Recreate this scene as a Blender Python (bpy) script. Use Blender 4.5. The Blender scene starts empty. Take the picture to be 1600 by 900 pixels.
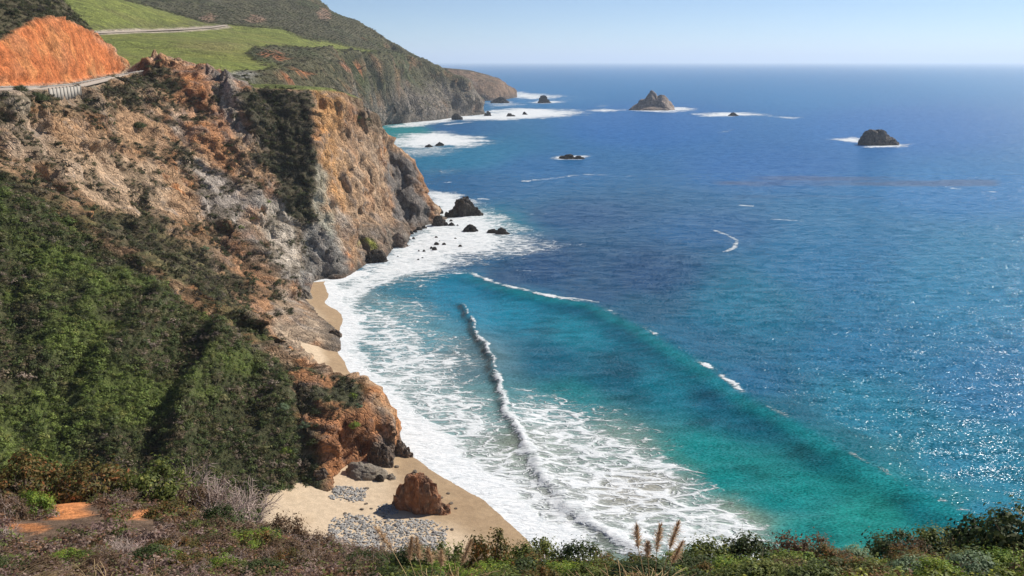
import bpy, bmesh, math, random
import numpy as np
from mathutils import Vector, Matrix, geometry

random.seed(7)
rng = np.random.default_rng(7)
scene = bpy.context.scene
col = scene.collection
R = math.radians

# ------------------------------------------------------------------ camera
CAM_H = 75.0
FPX = 1300.0
PITCH = math.atan(354 / FPX)
SP, CP = math.sin(PITCH), math.cos(PITCH)
cam_d = bpy.data.cameras.new('camera')
cam_d.sensor_width = 36.0
cam_d.lens = 36.0 * FPX / 1600.0
cam_d.clip_start = 0.1
cam_d.clip_end = 400000
cam = bpy.data.objects.new('camera', cam_d)
cam.location = (0, 0, CAM_H)
cam.rotation_euler = (math.pi / 2 - PITCH, 0, 0)
col.objects.link(cam)
scene.camera = cam

# ------------------------------------------------------------------ sky, sun, exposure
SUN_EL, SUN_AZ = R(39), R(57)          # azimuth clockwise from the view direction (+Y)
w = bpy.data.worlds.new('World'); scene.world = w; w.use_nodes = True
nt = w.node_tree; nt.nodes.clear()
sky = nt.nodes.new('ShaderNodeTexSky'); sky.sky_type = 'NISHITA'; sky.sun_disc = False
sky.sun_elevation = SUN_EL; sky.sun_rotation = SUN_AZ
sky.altitude = 0; sky.air_density = 0.6; sky.dust_density = 0.05; sky.ozone_density = 4.5
bg = nt.nodes.new('ShaderNodeBackground'); bg.inputs[1].default_value = 0.085
out = nt.nodes.new('ShaderNodeOutputWorld')
nt.links.new(sky.outputs[0], bg.inputs[0]); nt.links.new(bg.outputs[0], out.inputs[0])
sun_d = bpy.data.lights.new('sun', 'SUN'); sun_d.energy = 5.0; sun_d.angle = R(0.53); sun_d.color = (1.0, 0.95, 0.87)
sun = bpy.data.objects.new('sun', sun_d); col.objects.link(sun)
sd = Vector((math.sin(SUN_AZ) * math.cos(SUN_EL), math.cos(SUN_AZ) * math.cos(SUN_EL), math.sin(SUN_EL)))
sun.rotation_euler = sd.to_track_quat('Z', 'Y').to_euler()
sun.location = (200, 100, 300)
vs = scene.view_settings
vs.view_transform = 'Standard'; vs.look = 'None'; vs.exposure = 0.3; vs.gamma = 1.0; vs.use_curve_mapping = False
scene.cycles.use_denoising = True
scene.cycles.max_bounces = 5; scene.cycles.diffuse_bounces = 2; scene.cycles.glossy_bounces = 2
scene.cycles.transparent_max_bounces = 4; scene.cycles.volume_bounces = 1
scene.cycles.sample_clamp_indirect = 4.0

# ------------------------------------------------------------------ surveying helpers
def P(px, py, Y):
    """the place seen at photo pixel (px, py) that lies Y metres ahead"""
    yn = (450 - py) / FPX
    dy = CP + yn * SP; dz = -SP + yn * CP; dx = (px - 800) / FPX
    s = Y / dy
    return (dx * s, Y, CAM_H + dz * s)
def S(px, py, z=0.0):
    """the place seen at photo pixel (px, py) that lies at height z"""
    yn = (450 - py) / FPX
    dy = CP + yn * SP; dz = -SP + yn * CP; dx = (px - 800) / FPX
    s = (z - CAM_H) / dz
    return (dx * s, dy * s, z)
def pix(V):
    X, Y, Z = V[..., 0], V[..., 1], V[..., 2] - CAM_H
    f = np.maximum(Y * CP - Z * SP, 0.01); u = Y * SP + Z * CP
    return 800 + FPX * X / f, 450 - FPX * u / f

# ------------------------------------------------------------------ numpy noise
def _h(ix, iy, iz, seed):
    u = np.uint32
    c = [np.asarray(q).astype(np.int32).view(u) for q in (ix, iy, iz)]
    h = c[0] * u(374761393) + c[1] * u(668265263) + c[2] * u(2147483647) + u((seed * 974711) & 0xffffffff)
    h = (h ^ (h >> u(13))) * u(1274126177)
    h = (h ^ (h >> u(16))) * u(2246822519)
    return h ^ (h >> u(15))
def vnoise(x, y, z, seed=0):
    """gradient noise, about -1..1"""
    x0 = np.floor(x); y0 = np.floor(y); z0 = np.floor(z)
    fx, fy, fz = x - x0, y - y0, z - z0
    ux, uy, uz = [t * t * t * (t * (t * 6 - 15) + 10) for t in (fx, fy, fz)]
    r = 0
    for i in (0, 1):
        for j in (0, 1):
            for k in (0, 1):
                h = _h(x0 + i, y0 + j, z0 + k, seed)
                gx = (h & 1023) / 511.5 - 1; gy = ((h >> 10) & 1023) / 511.5 - 1; gz = ((h >> 20) & 1023) / 511.5 - 1
                d = gx * (fx - i) + gy * (fy - j) + gz * (fz - k)
                r = r + d * (ux if i else 1 - ux) * (uy if j else 1 - uy) * (uz if k else 1 - uz)
    return r * 1.6
def fbm(V, scale, octv=4, seed=0, st=(1, 1, 1), ridged=False, gain=0.5):
    x, y, z = V[..., 0] / scale * st[0], V[..., 1] / scale * st[1], V[..., 2] / scale * st[2]
    a, s, n = 1.0, 0, 0
    for o in range(octv):
        v = vnoise(x + 17.3 * o, y - 9.1 * o, z + 4.7 * o, seed + o)
        if ridged: v = 1 - 2 * np.abs(v)
        s = s + a * v; n += a; a *= gain
        x, y, z = x * 2.03, y * 2.03, z * 2.03
    return s / n
def worley(V, scale, seed=0, st=(1, 1, 1)):
    """nearest random cell: value -1..1, offset from its centre in a random direction, gap to the next cell"""
    q = V.reshape(-1, 3) / scale * np.array(st); c0 = np.floor(q); f1 = np.full(len(q), 9.); f2 = f1.copy(); val = np.zeros(len(q)); til = np.zeros(len(q))
    for i in (-1, 0, 1):
        for j in (-1, 0, 1):
            for k in (-1, 0, 1):
                c = c0 + (i, j, k); h = _h(c[:, 0], c[:, 1], c[:, 2], seed); h2 = _h(c[:, 0], c[:, 1], c[:, 2], seed + 77)
                o = np.stack([(h & 1023) / 1023., ((h >> 10) & 1023) / 1023., ((h >> 20) & 1023) / 1023.], 1)
                d = q - c - o; r = np.sqrt((d * d).sum(1))
                g = np.stack([(h2 & 1023) / 511.5 - 1, ((h2 >> 10) & 1023) / 511.5 - 1, ((h2 >> 20) & 1023) / 511.5 - 1], 1)
                m = r < f1
                f2 = np.where(m, f1, np.minimum(f2, r)); f1 = np.where(m, r, f1)
                val = np.where(m, ((h2 >> 5) & 1023) / 511.5 - 1, val); til = np.where(m, (d * g).sum(1), til)
    return [a.reshape(V.shape[:-1]) for a in (val, til, f2 - f1)]
def facets(V, scale, seed=0, st=(1, 1, 1)):
    """broken tilted blocks, about -1..1"""
    w_ = V + np.stack([vnoise(V[..., 0] / scale * .9, V[..., 1] / scale * .9, V[..., 2] / scale * .9, seed + 40 + k) for k in range(3)], -1) * scale * .16
    v, t, g = worley(w_, scale, seed, st)
    return v * .6 + t * 1.0 - .5 * sstep(.14, 0., g)
def sstep(a, b, x):
    t = np.clip((x - a) / (b - a), 0, 1); return t * t * (3 - 2 * t)
def poly_sd(x, y, poly):
    """signed distance to a polygon, positive inside"""
    d2 = np.full(x.shape, 1e18); ins = np.zeros(x.shape, bool)
    n = len(poly)
    for i in range(n):
        ax, ay = poly[i][:2]; bx, by = poly[(i + 1) % n][:2]
        ex, ey = bx - ax, by - ay
        t = np.clip(((x - ax) * ex + (y - ay) * ey) / (ex * ex + ey * ey + 1e-12), 0, 1)
        d2 = np.minimum(d2, (x - ax - t * ex) ** 2 + (y - ay - t * ey) ** 2)
        c = ((ay > y) != (by > y)) & (x < (bx - ax) * (y - ay) / (by - ay + 1e-12) + ax)
        ins ^= c
    d = np.sqrt(d2); return np.where(ins, d, -d)
def line_d(x, y, pl):
    """distance to a polyline, position along it 0..1 and side"""
    d2 = np.full(x.shape, 1e18); tt = np.zeros(x.shape); sg = np.zeros(x.shape)
    L = [math.dist(pl[i][:2], pl[i + 1][:2]) for i in range(len(pl) - 1)]; T = sum(L); acc = 0
    for i in range(len(pl) - 1):
        ax, ay = pl[i][:2]; bx, by = pl[i + 1][:2]; ex, ey = bx - ax, by - ay
        t = np.clip(((x - ax) * ex + (y - ay) * ey) / (ex * ex + ey * ey + 1e-12), 0, 1)
        q = (x - ax - t * ex) ** 2 + (y - ay - t * ey) ** 2
        m = q < d2
        d2 = np.where(m, q, d2); tt = np.where(m, (acc + t * L[i]) / T, tt)
        sg = np.where(m, np.sign(ex * (y - ay) - ey * (x - ax)), sg); acc += L[i]
    return np.sqrt(d2), tt, sg
def blur(Z, s):
    if s <= 0: return Z
    r = int(3 * s) + 1; k = np.exp(-0.5 * (np.arange(-r, r + 1) / s) ** 2); k /= k.sum()
    for ax in (0, 1):
        pad = [(0, 0), (0, 0)]; pad[ax] = (r, r)
        A = np.pad(Z, pad, mode='edge'); B = 0
        for i, kk in enumerate(k):
            B = B + kk * (A[i:i + Z.shape[0]] if ax == 0 else A[:, i:i + Z.shape[1]])
        Z = B
    return Z
def tin(lines, pts, bbox, res, sigma):
    """height field over breaklines (constrained triangulation), sampled on a grid"""
    vs_, es = [], []
    for l in lines:
        b = len(vs_); vs_ += l; es += [(b + i, b + i + 1) for i in range(len(l) - 1)]
    vs_ += pts
    zc = np.array([v[2] for v in vs_])
    r = geometry.delaunay_2d_cdt([Vector(v[:2]) for v in vs_], es, [], 0, 1e-4, True)
    v2 = np.array([tuple(v) for v in r[0]]); zz = np.zeros(len(v2))
    for i, o in enumerate(r[3]):
        if o: zz[i] = zc[o[0]]
        else:
            d = np.hypot(*(np.array([v[:2] for v in vs_]) - v2[i]).T); k = np.argsort(d)[:3]
            wt = 1 / (d[k] + .1); zz[i] = (zc[k] * wt).sum() / wt.sum()
    x0, x1, y0, y1 = bbox
    gx = np.arange(x0, x1 + res, res); gy = np.arange(y0, y1 + res, res)
    Z = np.full((len(gy), len(gx)), np.nan)
    for f in r[2]:
        a, b, c = v2[f[0]], v2[f[1]], v2[f[2]]
        i0, i1 = np.searchsorted(gx, [min(a[0], b[0], c[0]) - res, max(a[0], b[0], c[0]) + res])
        j0, j1 = np.searchsorted(gy, [min(a[1], b[1], c[1]) - res, max(a[1], b[1], c[1]) + res])
        if i1 <= i0 or j1 <= j0: continue
        X, Y = np.meshgrid(gx[i0:i1], gy[j0:j1])
        D = (b[1] - c[1]) * (a[0] - c[0]) + (c[0] - b[0]) * (a[1] - c[1])
        if abs(D) < 1e-9: continue
        l1 = ((b[1] - c[1]) * (X - c[0]) + (c[0] - b[0]) * (Y - c[1])) / D
        l2 = ((c[1] - a[1]) * (X - c[0]) + (a[0] - c[0]) * (Y - c[1])) / D
        l3 = 1 - l1 - l2; m = (l1 >= -1e-6) & (l2 >= -1e-6) & (l3 >= -1e-6)
        zt = l1 * zz[f[0]] + l2 * zz[f[1]] + l3 * zz[f[2]]
        Z[j0:j1, i0:i1][m] = zt[m]
    bad = np.isnan(Z)
    Z[bad] = np.nanmin(Z)
    X, Y = np.meshgrid(gx, gy)
    return np.dstack([X, Y, blur(Z, sigma / res)])
def normals(G):
    dv = np.gradient(G, axis=0); du = np.gradient(G, axis=1)
    n = np.cross(du, dv); n /= np.linalg.norm(n, axis=2, keepdims=True) + 1e-9
    return n

# ------------------------------------------------------------------ mesh helpers
def mesh_np(name, V, F, mat=None, parent=None, smooth=True):
    me = bpy.data.meshes.new(name)
    V = np.ascontiguousarray(V, np.float32).reshape(-1, 3); F = np.ascontiguousarray(F, np.int32)
    k = F.shape[1]
    me.vertices.add(len(V)); me.vertices.foreach_set('co', V.ravel())
    me.loops.add(F.size); me.loops.foreach_set('vertex_index', F.ravel())
    me.polygons.add(len(F)); me.polygons.foreach_set('loop_start', np.arange(0, F.size, k, dtype=np.int32))
    if smooth: me.polygons.foreach_set('use_smooth', np.ones(len(F), bool))
    me.update(calc_edges=True); me.validate()
    if mat: me.materials.append(mat)
    o = bpy.data.objects.new(name, me); col.objects.link(o)
    if parent: o.parent = parent
    return o
def attr(o, name, data, typ='FLOAT_COLOR'):
    a = o.data.attributes.new(name, typ, 'POINT')
    data = np.ascontiguousarray(data, np.float32)
    a.data.foreach_set('color' if typ == 'FLOAT_COLOR' else 'vector' if typ == 'FLOAT_VECTOR' else 'value', data.ravel())
def grid_mesh(name, G, keep, mat, cols=None):
    ny, nx = G.shape[:2]
    idx = np.arange(ny * nx).reshape(ny, nx)
    q = np.stack([idx[:-1, :-1], idx[:-1, 1:], idx[1:, 1:], idx[1:, :-1]], -1).reshape(-1, 4)
    kf = keep.ravel()
    q = q[kf[q].any(1)]
    used = np.zeros(ny * nx, bool); used[q.ravel()] = True
    new = np.cumsum(used) - 1
    o = mesh_np(name, G.reshape(-1, 3)[used], new[q], mat)
    if cols is not None: attr(o, 'Col', cols.reshape(-1, 4)[used])
    return o
def tag(o, label=None, cat=None, group=None, kind=None):
    if label: o['label'] = label
    if cat: o['category'] = cat
    if group: o['group'] = group
    if kind: o['kind'] = kind
    return o
def empty(name, loc=(0, 0, 0), rz=0, sc=1):
    o = bpy.data.objects.new(name, None); col.objects.link(o)
    o.location = loc; o.rotation_euler = (0, 0, rz); o.scale = (sc,) * 3; o.empty_display_size = .2
    return o
def copy_tree(o, parent=None):
    c = o.copy(); col.objects.link(c); c.parent = parent
    for ch in o.children: copy_tree(ch, c)
    return c

# ------------------------------------------------------------------ materials
def new_mat(name):
    m = bpy.data.materials.new(name); m.use_nodes = True
    n = m.node_tree.nodes; b = n['Principled BSDF']
    b.inputs['Roughness'].default_value = .9; b.inputs['Specular IOR Level'].default_value = .2
    return m, n, m.node_tree.links, b
def node(n, t, **kw):
    x = n.new(t)
    for k, v in kw.items(): setattr(x, k, v)
    return x
def math_(n, l, op, a, b=None, c=None, clamp=False):
    x = n.new('ShaderNodeMath'); x.operation = op; x.use_clamp = clamp
    for i, v in enumerate((a, b, c)):
        if v is None: continue
        if isinstance(v, (int, float)): x.inputs[i].default_value = v
        else: l.new(v, x.inputs[i])
    return x.outputs[0]
def noise_(n, l, vec, scale, detail=4, rough=.6, dist=0):
    x = n.new('ShaderNodeTexNoise'); x.inputs['Scale'].default_value = scale; x.inputs['Detail'].default_value = detail
    x.inputs['Roughness'].default_value = rough; x.inputs['Distortion'].default_value = dist
    l.new(vec, x.inputs['Vector']); return x.outputs['Fac']
def ramp_(n, l, fac, a, b, lo=0., hi=1.):
    x = n.new('ShaderNodeMapRange'); x.interpolation_type = 'SMOOTHSTEP'
    x.inputs[1].default_value = a; x.inputs[2].default_value = b; x.inputs[3].default_value = lo; x.inputs[4].default_value = hi
    l.new(fac, x.inputs[0]); return x.outputs[0]
def mixc(n, l, fac, a, b, mode='MIX'):
    x = n.new('ShaderNodeMix'); x.data_type = 'RGBA'; x.blend_type = mode
    for s, v in ((x.inputs[0], fac), (x.inputs[6], a), (x.inputs[7], b)):
        if isinstance(v, (int, float)): s.default_value = v
        elif isinstance(v, tuple): s.default_value = (*v, 1) if len(v) == 3 else v
        else: l.new(v, s)
    return x.outputs[2]
def terrain_mat(name, fine=1.0, bump=.6):
    """colour from the survey attribute, broken up by grain; alpha says how rocky"""
    m, n, l, b = new_mat(name)
    a = node(n, 'ShaderNodeAttribute', attribute_name='Col')
    g = n.new('ShaderNodeNewGeometry'); pos = g.outputs['Position']
    mp = n.new('ShaderNodeMapping'); mp.inputs['Scale'].default_value = (1.0, 1.0, .8); l.new(pos, mp.inputs[0])
    n1 = noise_(n, l, mp.outputs[0], .35 * fine, 5, .7, .3)
    n2 = noise_(n, l, mp.outputs[0], 1.9 * fine, 4, .7)
    n3 = noise_(n, l, pos, .12 * fine, 3, .6, 1.0)
    v = n.new('ShaderNodeTexVoronoi'); v.feature = 'DISTANCE_TO_EDGE'; v.inputs['Scale'].default_value = .5 * fine
    vb = n.new('ShaderNodeTexVoronoi'); vb.inputs['Scale'].default_value = .5 * fine
    wv = n.new('ShaderNodeVectorMath'); wv.operation = 'ADD'
    nc = n.new('ShaderNodeTexNoise'); nc.inputs['Scale'].default_value = .5 * fine; nc.inputs['Detail'].default_value = 2; l.new(pos, nc.inputs['Vector'])
    sc_ = n.new('ShaderNodeVectorMath'); sc_.operation = 'SCALE'; sc_.inputs['Scale'].default_value = 3.0 / fine; l.new(nc.outputs['Color'], sc_.inputs[0])
    l.new(mp.outputs[0], wv.inputs[0]); l.new(sc_.outputs[0], wv.inputs[1]); l.new(wv.outputs[0], v.inputs['Vector']); l.new(wv.outputs[0], vb.inputs['Vector'])
    sx = n.new('ShaderNodeSeparateColor'); l.new(vb.outputs['Color'], sx.inputs[0])
    crack = ramp_(n, l, v.outputs['Distance'], 0.0, .12)
    val = math_(n, l, 'MULTIPLY', ramp_(n, l, n1, .25, .75, .55, 1.4), ramp_(n, l, n2, .25, .75, .6, 1.4))
    blk = math_(n, l, 'ADD', 1.0, math_(n, l, 'MULTIPLY', a.outputs['Alpha'], math_(n, l, 'MULTIPLY', math_(n, l, 'SUBTRACT', sx.outputs[0], .5), .5)))
    val = math_(n, l, 'MULTIPLY', val, blk)
    rockcol = mixc(n, l, ramp_(n, l, n3, .52, .68), a.outputs['Color'], mixc(n, l, .55, a.outputs['Color'], (.23, .20, .175)))
    rockcol = mixc(n, l, ramp_(n, l, n2, .60, .72, 0, .5), rockcol, (.36, .17, .07))
    c = mixc(n, l, a.outputs['Alpha'], a.outputs['Color'], rockcol)
    hs = n.new('ShaderNodeVectorMath'); hs.operation = 'SCALE'; l.new(c, hs.inputs[0]); l.new(val, hs.inputs['Scale'])
    l.new(hs.outputs[0], b.inputs['Base Color'])
    hgt = math_(n, l, 'ADD', math_(n, l, 'MULTIPLY', n1, 1.2), math_(n, l, 'MULTIPLY', n2, .75))
    hgt = math_(n, l, 'ADD', hgt, math_(n, l, 'MULTIPLY', math_(n, l, 'MULTIPLY', crack, a.outputs['Alpha']), .5))
    bp = n.new('ShaderNodeBump'); bp.inputs['Strength'].default_value = bump; bp.inputs['Distance'].default_value = 1.4 / fine
    l.new(hgt, bp.inputs['Height']); l.new(bp.outputs[0], b.inputs['Normal'])
    b.inputs['Specular IOR Level'].default_value = .15
    return m

C_TAN = (.43, .29, .18); C_GREY = (.25, .22, .19); C_ORANGE = (.50, .20, .07); C_DARK = (.075, .065, .055)
C_CUT = (.53, .165, .055); C_GREEN = (.055, .085, .02); C_SCRUB = (.095, .082, .045); C_MEADOW = (.20, .225, .048)
C_SAND = (.57, .44, .30); C_WET = (.30, .20, .11); C_ROAD = (.42, .33, .25); C_PALE = (.50, .42, .33)

class Paint:
    """colour and rockiness of ground vertices"""
    def __init__(s, V, base, rock):
        s.V = V; s.c = np.empty(V.shape[:-1] + (4,)); s.c[..., :3] = base; s.c[..., 3] = rock
        s.px, s.py = pix(V)
        wn = fbm(V, 9, 3, 91); wn2 = fbm(V, 9, 3, 57)
        k = np.clip(FPX / np.maximum(V[..., 1], 60), .8, 12)
        s.wx = s.px + wn * 5 * k; s.wy = s.py + wn2 * 5 * k
    def mix(s, m, c, rock=None):
        m = np.clip(m, 0, 1)[..., None]
        s.c[..., :3] = s.c[..., :3] * (1 - m) + np.array(c) * m
        if rock is not None: s.c[..., 3:] = s.c[..., 3:] * (1 - m) + rock * m
    def poly(s, pl, c, rock=None, soft=8, amt=1.0, brk=None):
        m = sstep(-soft, soft, poly_sd(s.wx, s.wy, pl)) * amt
        if brk is not None: m = m * brk
        s.mix(m, c, rock); return m

# ================================================================== LAND
M_LAND = terrain_mat('cliff_ground', 1.0, .7)
M_FARLAND = terrain_mat('far_ground', .28, .8)
M_BLUFF = terrain_mat('bluff_soil', 4.0, .5)

# ---- the near coast: vegetated spur, rocky slope below the highway, headland
spur_ridge = [P(-160, 190, 182), P(0, 278, 176), P(100, 337, 171), P(200, 404, 168), P(300, 474, 164), P(380, 527, 161), P(440, 563, 158), P(520, 586, 156), P(575, 608, 154), P(598, 650, 151), P(604, 700, 147.5)]
spur_foot = [S(607, 733, .3), S(570, 738, .8), S(535, 742, 1.2), S(512, 758, 1.8), S(495, 768, 2.2), S(465, 765, 2.6), S(432, 786, 3.0), (-55, 117, 7), (-75, 112, 12), (-100, 107, 20), (-140, 106, 30)]
nose_rim = [P(450, 585, 153), P(510, 610, 150.5), P(560, 640, 148), P(585, 680, 145.5)]
nose_spine = [P(445, 575, 156), P(462, 640, 146), P(478, 700, 139), P(492, 742, 134.5)]
gully1 = [P(-160, 190, 205), P(0, 266, 197), P(100, 328, 203), P(200, 388, 212), P(300, 442, 220), P(400, 507, 215), P(450, 549, 204), S(485, 575, .8)]
road_edge = [P(-160, 150, 188), P(0, 141, 215), P(60, 139, 235), P(110, 136, 255), P(160, 124, 285), P(190, 118, 306), P(222, 113, 318), P(233, 105, 321), P(239, 86, 324), P(247, 82, 326), P(258, 88, 328), P(268, 88, 330), P(284, 96, 330), P(296, 101, 328), P(306, 101, 326), P(318, 108, 325), P(330, 106, 324), P(340, 116, 322), P(352, 121, 321)]
ridge2 = [P(318, 108, 325), P(345, 128, 319), P(372, 165, 312), P(385, 195, 307), P(402, 240, 300), P(430, 310, 290), P(452, 395, 280), S(466, 440, 1)]
gully2 = [P(372, 138, 341), P(425, 185, 320), P(455, 262, 308), P(478, 342, 297.5), P(492, 400, 289), S(505, 433, .6)]
ridge3 = [P(478, 140, 336), P(490, 200, 322), P(494, 260, 312), P(492, 320, 303), P(505, 380, 295), S(525, 428, 2)]
top_edge = [P(365, 131, 350), P(430, 131, 344), P(478, 137, 339), P(520, 137, 352), P(560, 150, 372), P(580, 167, 390), P(600, 192, 400), P(622, 228, 404), P(642, 262, 405), P(662, 302, 403), P(684, 338, 400)]
head_foot = [S(505, 434, .2), S(545, 431, 0), S(580, 407, 0), S(605, 402, 0), S(616, 386, 0), S(638, 380, 0), S(643, 362, 0), S(662, 353, 0), S(690, 347, 0)]
cleft = [P(604, 226, 402), P(611, 270, 394), P(617, 310, 388), P(628, 348, 381)]
block = [P(640, 275, 397), P(643, 300, 389), P(648, 328, 386)]
face = [P(520, 200, 342), P(535, 260, 333), P(548, 330, 324), P(562, 385, 316)]
face2 = [P(575, 200, 385), P(585, 260, 374), P(598, 330, 358)]
toe = [P(340, 415, 252), P(420, 470, 238), P(480, 505, 225), P(515, 530, 215), S(526, 546, .8)]
cove_foot = [S(466, 442, .6), S(480, 468, .7), S(500, 488, .5), S(530, 517, .2), S(534, 545, .2), S(505, 553, .6), S(470, 556, 1.2)]
mid1 = [P(60, 200, 222), P(70, 260, 208)]
mid2 = [P(160, 180, 270), P(170, 250, 245), P(180, 330, 222)]
mid3 = [P(260, 150, 305), P(275, 220, 285), P(285, 300, 262), P(295, 380, 238)]
mid4 = [P(330, 180, 305), P(350, 250, 290), P(370, 330, 272), P(390, 400, 256)]
cut_foot = [P(-160, 140, 200), P(0, 136.5, 224), P(60, 134.5, 243), P(110, 131, 263), P(160, 120, 292), P(187, 115.5, 314)]
cut_top = [P(-160, 100, 208), P(0, 64, 236), P(30, 45, 247), P(55, 31, 257), P(75, 27, 264), P(110, 36, 281), P(140, 58, 297), P(163, 88, 309), P(188, 115, 320)]
hill_up = [P(-160, -40, 240), P(0, -10, 275), P(60, -20, 300), P(115, 26, 300), P(150, 66, 312)]
hill_up2 = [P(-160, -150, 300), P(0, -120, 340), P(85, -15, 345), P(110, 28, 330)]
road_far = [P(192, 117, 330), P(205, 113, 345), P(250, 118, 350), P(300, 122, 352), P(360, 132, 365)]
nose_back = [(p[0] + 2, p[1] + (10, 8.5, 7, 5, 2.5)[k], .4) for k, p in enumerate(spur_ridge[6:])]
nose_out = [(p[0] + 5, p[1] + 3, -4) for p in nose_back[1:]] + [(spur_foot[0][0] + 4, spur_foot[0][1] - 1, -4)] + [(p[0] + 1, p[1] - 3.5, -3) for p in spur_foot[:4]]
head_out = [(p[0] + 3, p[1] - 4, -5) for p in head_foot]
cove_out = [(p[0] + 3.5, p[1] - .5, -3) for p in cove_foot[1:5]] + [(cove_foot[5][0], cove_foot[5][1] - 3, -2)]
sea_out = [(-20, 132, -3), (-8, 150, -4), (-30, 175, -3), S(560, 540, -3), S(570, 480, -3), S(600, 440, -4), S(690, 385, -5), S(740, 345, -5), S(720, 310, -5)]
pts = [(-60, 440, 10), (-100, 440, 40), (-160, 440, 55), (-280, 440, 60), (-40, 420, 0), (-10, 440, -6), (20, 440, -8), (20, 330, -8), (20, 200, -8), (20, 110, -8), (-40, 106, 4),
       (-280, 100, 40), (-280, 250, 90), (-160, 100, 34), (-95, 395, 60), (-120, 390, 62), (-75, 410, 40), (-175, 370, 62)]
BB = (-245, 10, 108, 425)
G = tin([spur_ridge, spur_foot, nose_rim, nose_spine, gully1, road_edge, ridge2, gully2, ridge3, top_edge, head_foot, cleft, block, face, face2, toe, cove_foot, mid1, mid2, mid3, mid4, cut_foot, cut_top, hill_up, hill_up2, road_far, sea_out, nose_back, nose_out, head_out, cove_out], pts, BB, .6, .8)
px, py = pix(G)

# how rocky / how soft each place is
wob = fbm(G, 14, 4, 3)
on_green = sstep(-3, 8, poly_sd(px + wob * 25, py + wob * 18, [(-300, 160), (0, 285), (100, 345), (200, 410), (300, 480), (380, 530), (435, 565), (455, 620), (470, 700), (480, 760), (430, 900), (-300, 900)]))
on_green *= (G[..., 1] < 182)
on_cut = sstep(-3, 4, poly_sd(px, py, [(-300, 132), (0, 137), (60, 135), (110, 131), (160, 120), (189, 116), (165, 88), (140, 56), (110, 35), (75, 27), (55, 30), (30, 44), (0, 63), (-300, 120)])) * (G[..., 1] > 195)
on_hill = ((py < 70) & (px < 190) & (on_cut < .5)) | ((px < 60) & (py < 64) & (on_cut < .5))
on_top = sstep(-2, 3, poly_sd(px, py, [(360, 122), (480, 122), (565, 140), (580, 160), (555, 154), (520, 143), (478, 142), (370, 138)])) * (G[..., 1] > 330)
on_road = (sstep(-1.5, 1.5, poly_sd(G[..., 0], G[..., 1], [p[:2] for p in road_edge[:7]] + [p[:2] for p in road_far[:2]] + [p[:2] for p in cut_foot[::-1]])))
rockm = np.clip(1 - on_green - on_cut * .7 - on_hill - on_top - on_road, 0, 1)
N = normals(G)
steep = sstep(.92, .7, N[..., 2])
# ribs and runnels down the green face, crags on rock
RU = np.dstack([G[..., 0] + .25 * G[..., 1] + fbm(G, 35, 2, 20) * 10, G[..., 1] * .3, G[..., 2] * 0])
rib = 1.6 * fbm(RU, 21, 2, 21, ridged=True, gain=.45) + .45 * fbm(RU, 9, 2, 23, ridged=True) - .2 + .5 * fbm(G, 22, 2, 24)
env = on_green * sstep(0, 7, line_d(G[..., 0], G[..., 1], spur_ridge)[0]) * sstep(2, 12, G[..., 2] - 2)
G[..., 2] += env * (rib * 4.8 - 1.4)
N = normals(G)
down = np.dstack([N[..., 0], N[..., 1], N[..., 2] * .3]); 
D = rockm * (.5 + .5 * steep)
crag = np.zeros(G.shape[:2]); mk = D > .03; Q = G[mk]
Qw = Q + np.stack([fbm(Q, 16, 2, 33), fbm(Q, 16, 2, 34), np.zeros(len(Q))], -1) * 5
Qd = np.stack([Qw[:, 0] - .45 * Qw[:, 2], Qw[:, 1] - .1 * Qw[:, 2], Qw[:, 2]], -1)
hp_, hq_ = pix(Q); onD = sstep(-12, 12, poly_sd(hp_, hq_, [(480, 100), (620, 100), (720, 360), (560, 450), (505, 430), (492, 320), (494, 200)])) * (Q[:, 1] > 285)
SLABS = [([(80, 225), (240, 250), (270, 330), (200, 335), (110, 300)], (.47, .33, .215)), ([(295, 250), (378, 290), (378, 352), (310, 335)], (.36, .31, .265)), ([(402, 305), (455, 330), (472, 432), (428, 420)], (.48, .41, .33)), ([(150, 150), (250, 165), (275, 235), (190, 225)], (.45, .28, .16)), ([(0, 190), (70, 200), (90, 260), (20, 250)], (.42, .31, .22)), ([(330, 140), (372, 170), (388, 215), (350, 200)], (.42, .35, .28))]
wq = fbm(Q, 12, 2, 42) * 16
for pl, c_ in SLABS: onD = np.maximum(onD, .9 * sstep(-8, 6, poly_sd(hp_ + wq, hq_ + wq * .6, pl)))
big = fbm(Qd, 34, 2, 31, (1, 1, .22), True) * 5.5 + fbm(Qd, 12, 2, 35, (1, 1, .3), True, .6) * 3.2 + fbm(Q, 5.0, 3, 36, (1, 1, .7), True, .65) * 1.5
colm = facets(Qd, 3.6, 39, (1, 1, .17)) * 1.2
gul = fbm(Qd, 19, 2, 43, (1, 1, .09), True, .45)
slab = facets(Qd, 9.0, 40, (1, 1, .16)) * 2.2 + gul * 2.6 + colm * .55 + fbm(Q, 5, 3, 41, (1, 1, .5), True, .6) * .5
crag[mk] = big * (1 - .8 * onD) + colm * (1 - onD) + slab * onD + facets(Q, 3.2, 37, (1, 1, .5)) * (.8 - .55 * onD) + facets(Q, 1.7, 38, (1, 1, .8)) * (.55 - .3 * onD) - 1.0
# tilted beds crossing the rock
bed = G[..., 2] * .75 + G[..., 0] * .5 + fbm(G, 20, 2, 71) * 5
crag += .7 * np.sin(bed * 1.15) * np.abs(np.sin(bed * .37 + 1))
fade = sstep(-1, 6, G[..., 2]) * .9 + .1 * (G[..., 2] > 0)
G = G + down * (D * crag * fade)[..., None]
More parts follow.
